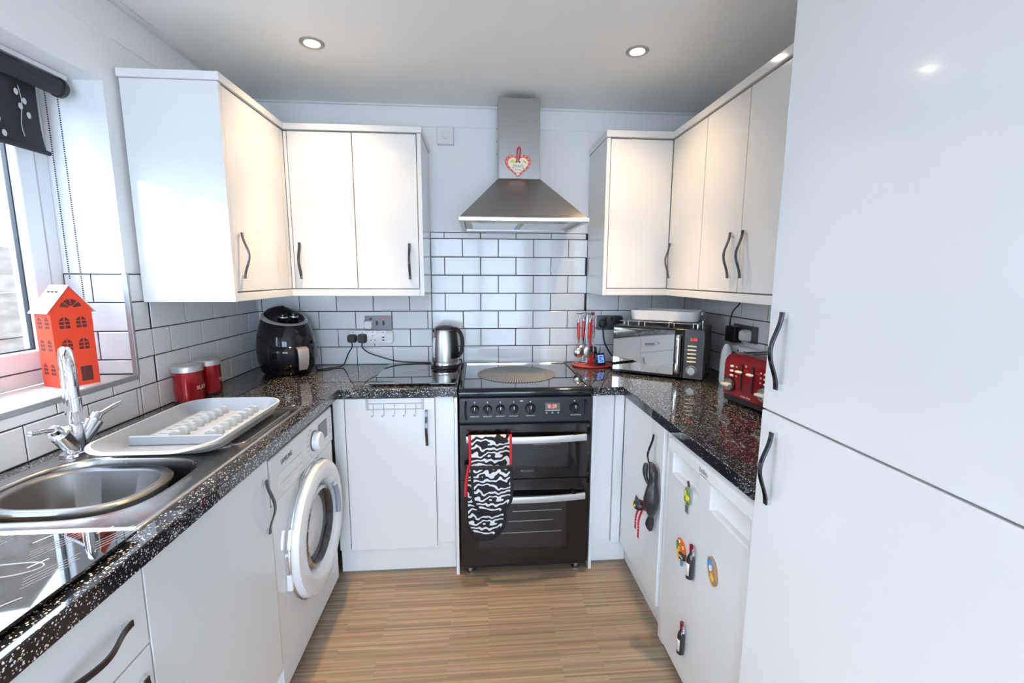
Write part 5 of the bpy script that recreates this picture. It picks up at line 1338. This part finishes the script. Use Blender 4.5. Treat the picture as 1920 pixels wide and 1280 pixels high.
# ------------------------------------------------------------------ right-hand wall socket
RF = W - 0.0085
c = thing('wall_socket', 'grey double wall socket on the right wall behind the toaster', 'socket', (W, -0.54, 1.107))
bx('plate', 'grey_plate', c, RF - 0.009, RF, -0.645, -0.455, 1.107, 1.186, 0.002)
t = thing('power_plug', 'white plug in the socket on the right wall', 'plug', (RF - 0.0092, -0.578, 1.112))
MB().loft([[(xx, y, z) for y, z in rrect(-0.578, 1.139, 0.056 * s, 0.054 * s, 0.012, 4)] for xx, s in ((RF - 0.0092, 1), (RF - 0.030, 1), (RF - 0.040, 0.8))]).build('plug_body', 'white_plastic', t, smooth=50)
t = thing('power_adapter', 'black plug-in adapter in the right wall socket with cable rising to the cupboards', 'adapter', (RF - 0.0092, -0.495, 1.095))
bx('adapter_body', 'black_plastic', t, RF - 0.050, RF - 0.0092, -0.535, -0.452, 1.098, 1.176, 0.005)
MB().tube(smooth_path([(RF - 0.051, -0.500, 1.150), (RF - 0.056, -0.502, 1.20), (RF - 0.050, -0.510, 1.25), (RF - 0.03, -0.530, 1.29), (RF - 0.02, -0.545, 1.345)], 8), 0.003, 8).build('cable', 'cable', t)
c = thing('extension_block', 'white extension block lying behind the toaster', 'extension lead', (2.44, -0.66, WT))
bx('casing', 'white_plastic', c, RF - 0.055, RF - 0.002, -0.800, -0.530, 1.020, 1.090, 0.008, seg=3)
bx('bracket', 'white_plastic', c, RF - 0.045, RF - 0.003, -0.790, -0.540, WT + 0.001, 1.0195, 0.004)
for y in (-0.585, -0.640): MB().lathe([(0.005, 0), (0.005, 0.001)], (RF - 0.0555, y, 1.070), (-1, 0, 0), 12).build('screw_hole', 'print_dark', c)
bx('black_plug', 'black_plastic', c, RF - 0.085, RF - 0.0555, -0.590, -0.535, 1.030, 1.060, 0.004)
m = MB(); m.lathe([(0.022, 0.0005), (0.026, 0.01), (0.027, 0.10), (0.024, 0.15), (0.015, 0.18), (0.008, 0.19)], (2.405, -0.575, WT), seg=28)
tag(m.build('plastic_bottle', 'clear_plastic'), 'pale translucent plastic bottle standing behind the toaster', 'bottle')

# ------------------------------------------------------------------ cat ornament on the cupboard handle
c = thing('cat_ornament', 'black hanging cat ornament with red ribbons on the cupboard handle', 'ornament', (1.89, -1.0, 0.42))
body = [(1.888, -0.990, 0.702, 0.004), (1.889, -1.002, 0.694, 0.0125), (1.890, -1.015, 0.672, 0.0175), (1.891, -1.018, 0.645, 0.0165), (1.889, -1.020, 0.625, 0.0175), (1.886, -1.023, 0.600, 0.0240), (1.884, -1.024, 0.568, 0.0290), (1.885, -1.022, 0.538, 0.0260), (1.889, -1.016, 0.512, 0.0180), (1.893, -1.008, 0.490, 0.0105), (1.894, -1.002, 0.470, 0.0140), (1.893, -0.998, 0.450, 0.0165), (1.895, -1.000, 0.434, 0.0120), (1.898, -1.005, 0.424, 0.0050)]
pp = smooth_path([b[:3] for b in body], 4); rs = [b[3] for b in body]
rr = []
for i in range(len(pp)):
    f = i / 4; k = min(int(f), len(rs) - 2); rr.append(rs[k] + (rs[k + 1] - rs[k]) * (f - k))
MB().tube(pp, rr, 16).build('body', 'cat_black', c, smooth=70)
MB().tube(smooth_path([(1.872, -0.990, 0.700), (1.868, -0.992, 0.680), (1.868, -0.996, 0.655), (1.874, -1.004, 0.630), (1.882, -1.012, 0.612)], 5), [0.005, 0.0075, 0.009, 0.0098, 0.0102, 0.0105, 0.0105, 0.0102, 0.010, 0.0095, 0.009, 0.0085, 0.008, 0.0075, 0.007, 0.0065, 0.006, 0.0055, 0.005, 0.0045, 0.004], 12).build('tail', 'cat_black', c, smooth=70)
hd = MB().ball((1.850, -0.990, 0.528), 0.0255, 18, 12, (0.9, 1.0, 0.82)).build('head', 'cat_black', c, smooth=70)
MB().tube([(1.872, -1.006, 0.532), (1.858, -0.996, 0.530)], [0.014, 0.013], 12).build('neck', 'cat_black', c)
for dy in (-0.012, 0.012):
    MB().lathe([(0.0095, 0), (0.0, 0.018)], (1.846, -0.990 + dy * 1.15, 0.543), (-0.15, dy * 30, 1), 10).build('ear', 'cat_black', hd)
    MB().ball((1.8285, -0.992 + dy * 0.75, 0.531), 0.0058, 10, 6, (0.5, 1, 1)).build('eye', 'cat_eye', hd)
MB().tube([(1.866 + 0.0 * t, -1.002 + 0.0165 * math.cos(t), 0.531 + 0.0165 * math.sin(t)) for t in [2 * PI * i / 20 for i in range(20)]], 0.0045, 8, ring=True).build('collar', 'ribbon_red', c)
for pts in ([(1.862, -0.985, 0.520), (1.852, -0.972, 0.490), (1.852, -0.958, 0.450), (1.854, -0.950, 0.405)], [(1.860, -1.002, 0.512), (1.850, -0.996, 0.470), (1.851, -0.992, 0.430), (1.852, -0.990, 0.388)]):
    rb = MB().tube(smooth_path(pts, 5), 1.0, up=(1, 0.2, 0), sect=[(-0.0006, -0.0055), (0.0006, -0.0055), (0.0006, 0.0055), (-0.0006, 0.0055)]).build('ribbon', 'ribbon_red', c)
    for k in range(5):
        q = Vector(pts[0]).lerp(Vector(pts[-1]), 0.45 + k * 0.11)
        MB().ball((q.x - 0.0060, q.y, q.z), 0.0016, 6, 4).build('ribbon_dot', 'print_white', rb)

# ------------------------------------------------------------------ fridge magnets
MX = RX - 0.0004
out = lambda a, b, d: (MX - d, a, b)          # a = y, b = z, d = thickness
c = thing('fridge_magnet', 'salad plate magnet with hanging tag, topmost on the fridge', 'magnet', (MX, -1.25, 0.635))
MB().prism(sup(-1.256, 0.700, 0.0235, 0.031, 2.2, 28), 0, 0.006, out).build('plate', 'trim_metal', c, bevel=0.001)
for y, z, r, q in ((-1.262, 0.712, 0.011, 'magnet_green'), (-1.248, 0.704, 0.010, 'magnet_yellow'), (-1.258, 0.692, 0.012, 'magnet_yellow'), (-1.246, 0.684, 0.010, 'magnet_green'), (-1.266, 0.682, 0.009, 'magnet_green'), (-1.256, 0.720, 0.008, 'magnet_green')):
    MB().ball((MX - 0.007, y, z), r, 10, 6, (0.4, 1, 1)).build('salad_piece', q, c)
MB().prism([(-1.252, 0.730), (-1.258, 0.730), (-1.250, 0.748), (-1.244, 0.746)], 0, 0.005, out).build('spoon_tip', 'magnet_dark', c)
MB().prism([(-1.240, 0.664), (-1.262, 0.664), (-1.262, 0.636), (-1.240, 0.636)], 0, 0.004, out).build('tag', 'trim_metal', c)
for k in range(3): MB().box(MX - 0.0046, MX - 0.004, -1.259, -1.243, 0.641 + k * 0.008, 0.644 + k * 0.008).build('tag_mark', 'magnet_dark', c)
c = thing('fridge_magnet', 'bright orange and yellow parrot magnet on the fridge', 'magnet', (MX, -1.23, 0.46))
MB().prism([(-1.205, 0.520), (-1.222, 0.528), (-1.245, 0.524), (-1.258, 0.508), (-1.260, 0.488), (-1.248, 0.474), (-1.235, 0.466), (-1.222, 0.474), (-1.210, 0.496)], 0, 0.007, out).build('body', 'magnet_orange', c, bevel=0.0015)
MB().prism([(-1.210, 0.500), (-1.226, 0.496), (-1.230, 0.470), (-1.236, 0.455), (-1.226, 0.450), (-1.214, 0.472)], 0.005, 0.010, out).build('wing', 'magnet_yellow', c, bevel=0.001)
MB().prism([(-1.206, 0.512), (-1.217, 0.514), (-1.221, 0.492), (-1.212, 0.482)], 0.006, 0.011, out).build('wing_patch', 'magnet_green', c)
MB().prism([(-1.232, 0.486), (-1.264, 0.492), (-1.266, 0.472), (-1.236, 0.464)], 0.005, 0.012, out).build('perch', 'magnet_dark', c)
MB().box(MX - 0.0128, MX - 0.012, -1.260, -1.238, 0.474, 0.480).build('perch_mark', 'magnet_white', c)
MB().prism([(-1.230, 0.452), (-1.242, 0.452), (-1.244, 0.438), (-1.235, 0.436)], 0, 0.006, out).build('tail', 'magnet_blue', c)
for y, z in ((-1.222, 0.517), (-1.248, 0.508)):
    e = MB().ball((MX - 0.007, y, z), 0.0060, 10, 6, (0.5, 1, 1)).build('eye', 'magnet_white', c)
    MB().ball((MX - 0.0102, y, z), 0.0026, 8, 5, (0.5, 1, 1)).build('pupil', 'print_dark', e)
def wine(lab, y, z0):
    t = thing('fridge_magnet', lab, 'magnet', (MX, y, z0), group='wine bottle magnets')
    A = (0, 0, 1); o = (MX - 0.0125, y, z0)
    MB().lathe([(0.0100, 0), (0.0120, 0.002), (0.0120, 0.066), (0.0095, 0.078), (0.0050, 0.086), (0.0045, 0.094)], o, A, 20).build('bottle', 'bottle_glass', t)
    MB().lathe([(0.0050, 0.0942), (0.0058, 0.098), (0.0062, 0.116), (0.0040, 0.119)], o, A, 16).build('foil_cap', 'bottle_foil', t)
    m = MB(); m.loft([[(o[0] + 0.01225 * math.cos(a), y + 0.01225 * math.sin(a), z) for a in [math.radians(130 + 10 * k) for k in range(11)]] for z in (z0 + 0.014, z0 + 0.056)], False, False, closed=False)
    lb = m.build('label', 'paper_label', t, thick=0.0004)
    for k in range(4): MB().box(o[0] - 0.0127, o[0] - 0.0123, y - 0.005, y + 0.005, z0 + 0.024 + k * 0.008, z0 + 0.026 + k * 0.008).build('label_line', 'print_grey', lb)
    MB().tube([(o[0] + 0.004 * math.cos(q * 1.3), y - 0.013 + 0.004 * math.sin(q * 1.3), z0 + 0.084 + q * 0.0011) for q in range(24)], 0.0011, 6).build('corkscrew', 'chrome', t)
wine('miniature wine bottle magnet in the middle of the fridge door', -1.315, 0.446)
wine('miniature wine bottle magnet low on the fridge door', -1.285, 0.146)
c = thing('fridge_magnet', 'brown and blue clog-shaped souvenir magnet on the fridge', 'magnet', (MX, -1.43, 0.49))
ol = [(p.x, p.y) for p in smooth_path([(-1.404, 0.580, 0), (-1.414, 0.590, 0), (-1.430, 0.588, 0), (-1.444, 0.574, 0), (-1.451, 0.556, 0), (-1.456, 0.537, 0), (-1.452, 0.520, 0), (-1.441, 0.513, 0), (-1.426, 0.520, 0), (-1.412, 0.540, 0), (-1.404, 0.562, 0)], 4)]
MB().prism(ol, 0, 0.008, out).build('clog', 'magnet_brown', c, bevel=0.002)
MB().prism(sup(-1.424, 0.573, 0.016, 0.013, 2.2, 24), 0.0075, 0.0095, out).build('sky_patch', 'magnet_blue', c)
MB().prism(sup(-1.428, 0.562, 0.007, 0.009, 2.0, 20), 0.009, 0.0110, out).build('windmill', 'magnet_white', c)
MB().prism([(-1.432, 0.548), (-1.447, 0.536), (-1.442, 0.524), (-1.428, 0.534)], 0.0075, 0.0098, out).build('toe_patch', 'magnet_yellow', c)
for k in range(4): MB().box(MX - 0.006, MX, -1.4045, -1.3990, 0.545 + k * 0.009, 0.549 + k * 0.009).build('fringe', 'magnet_white', c)
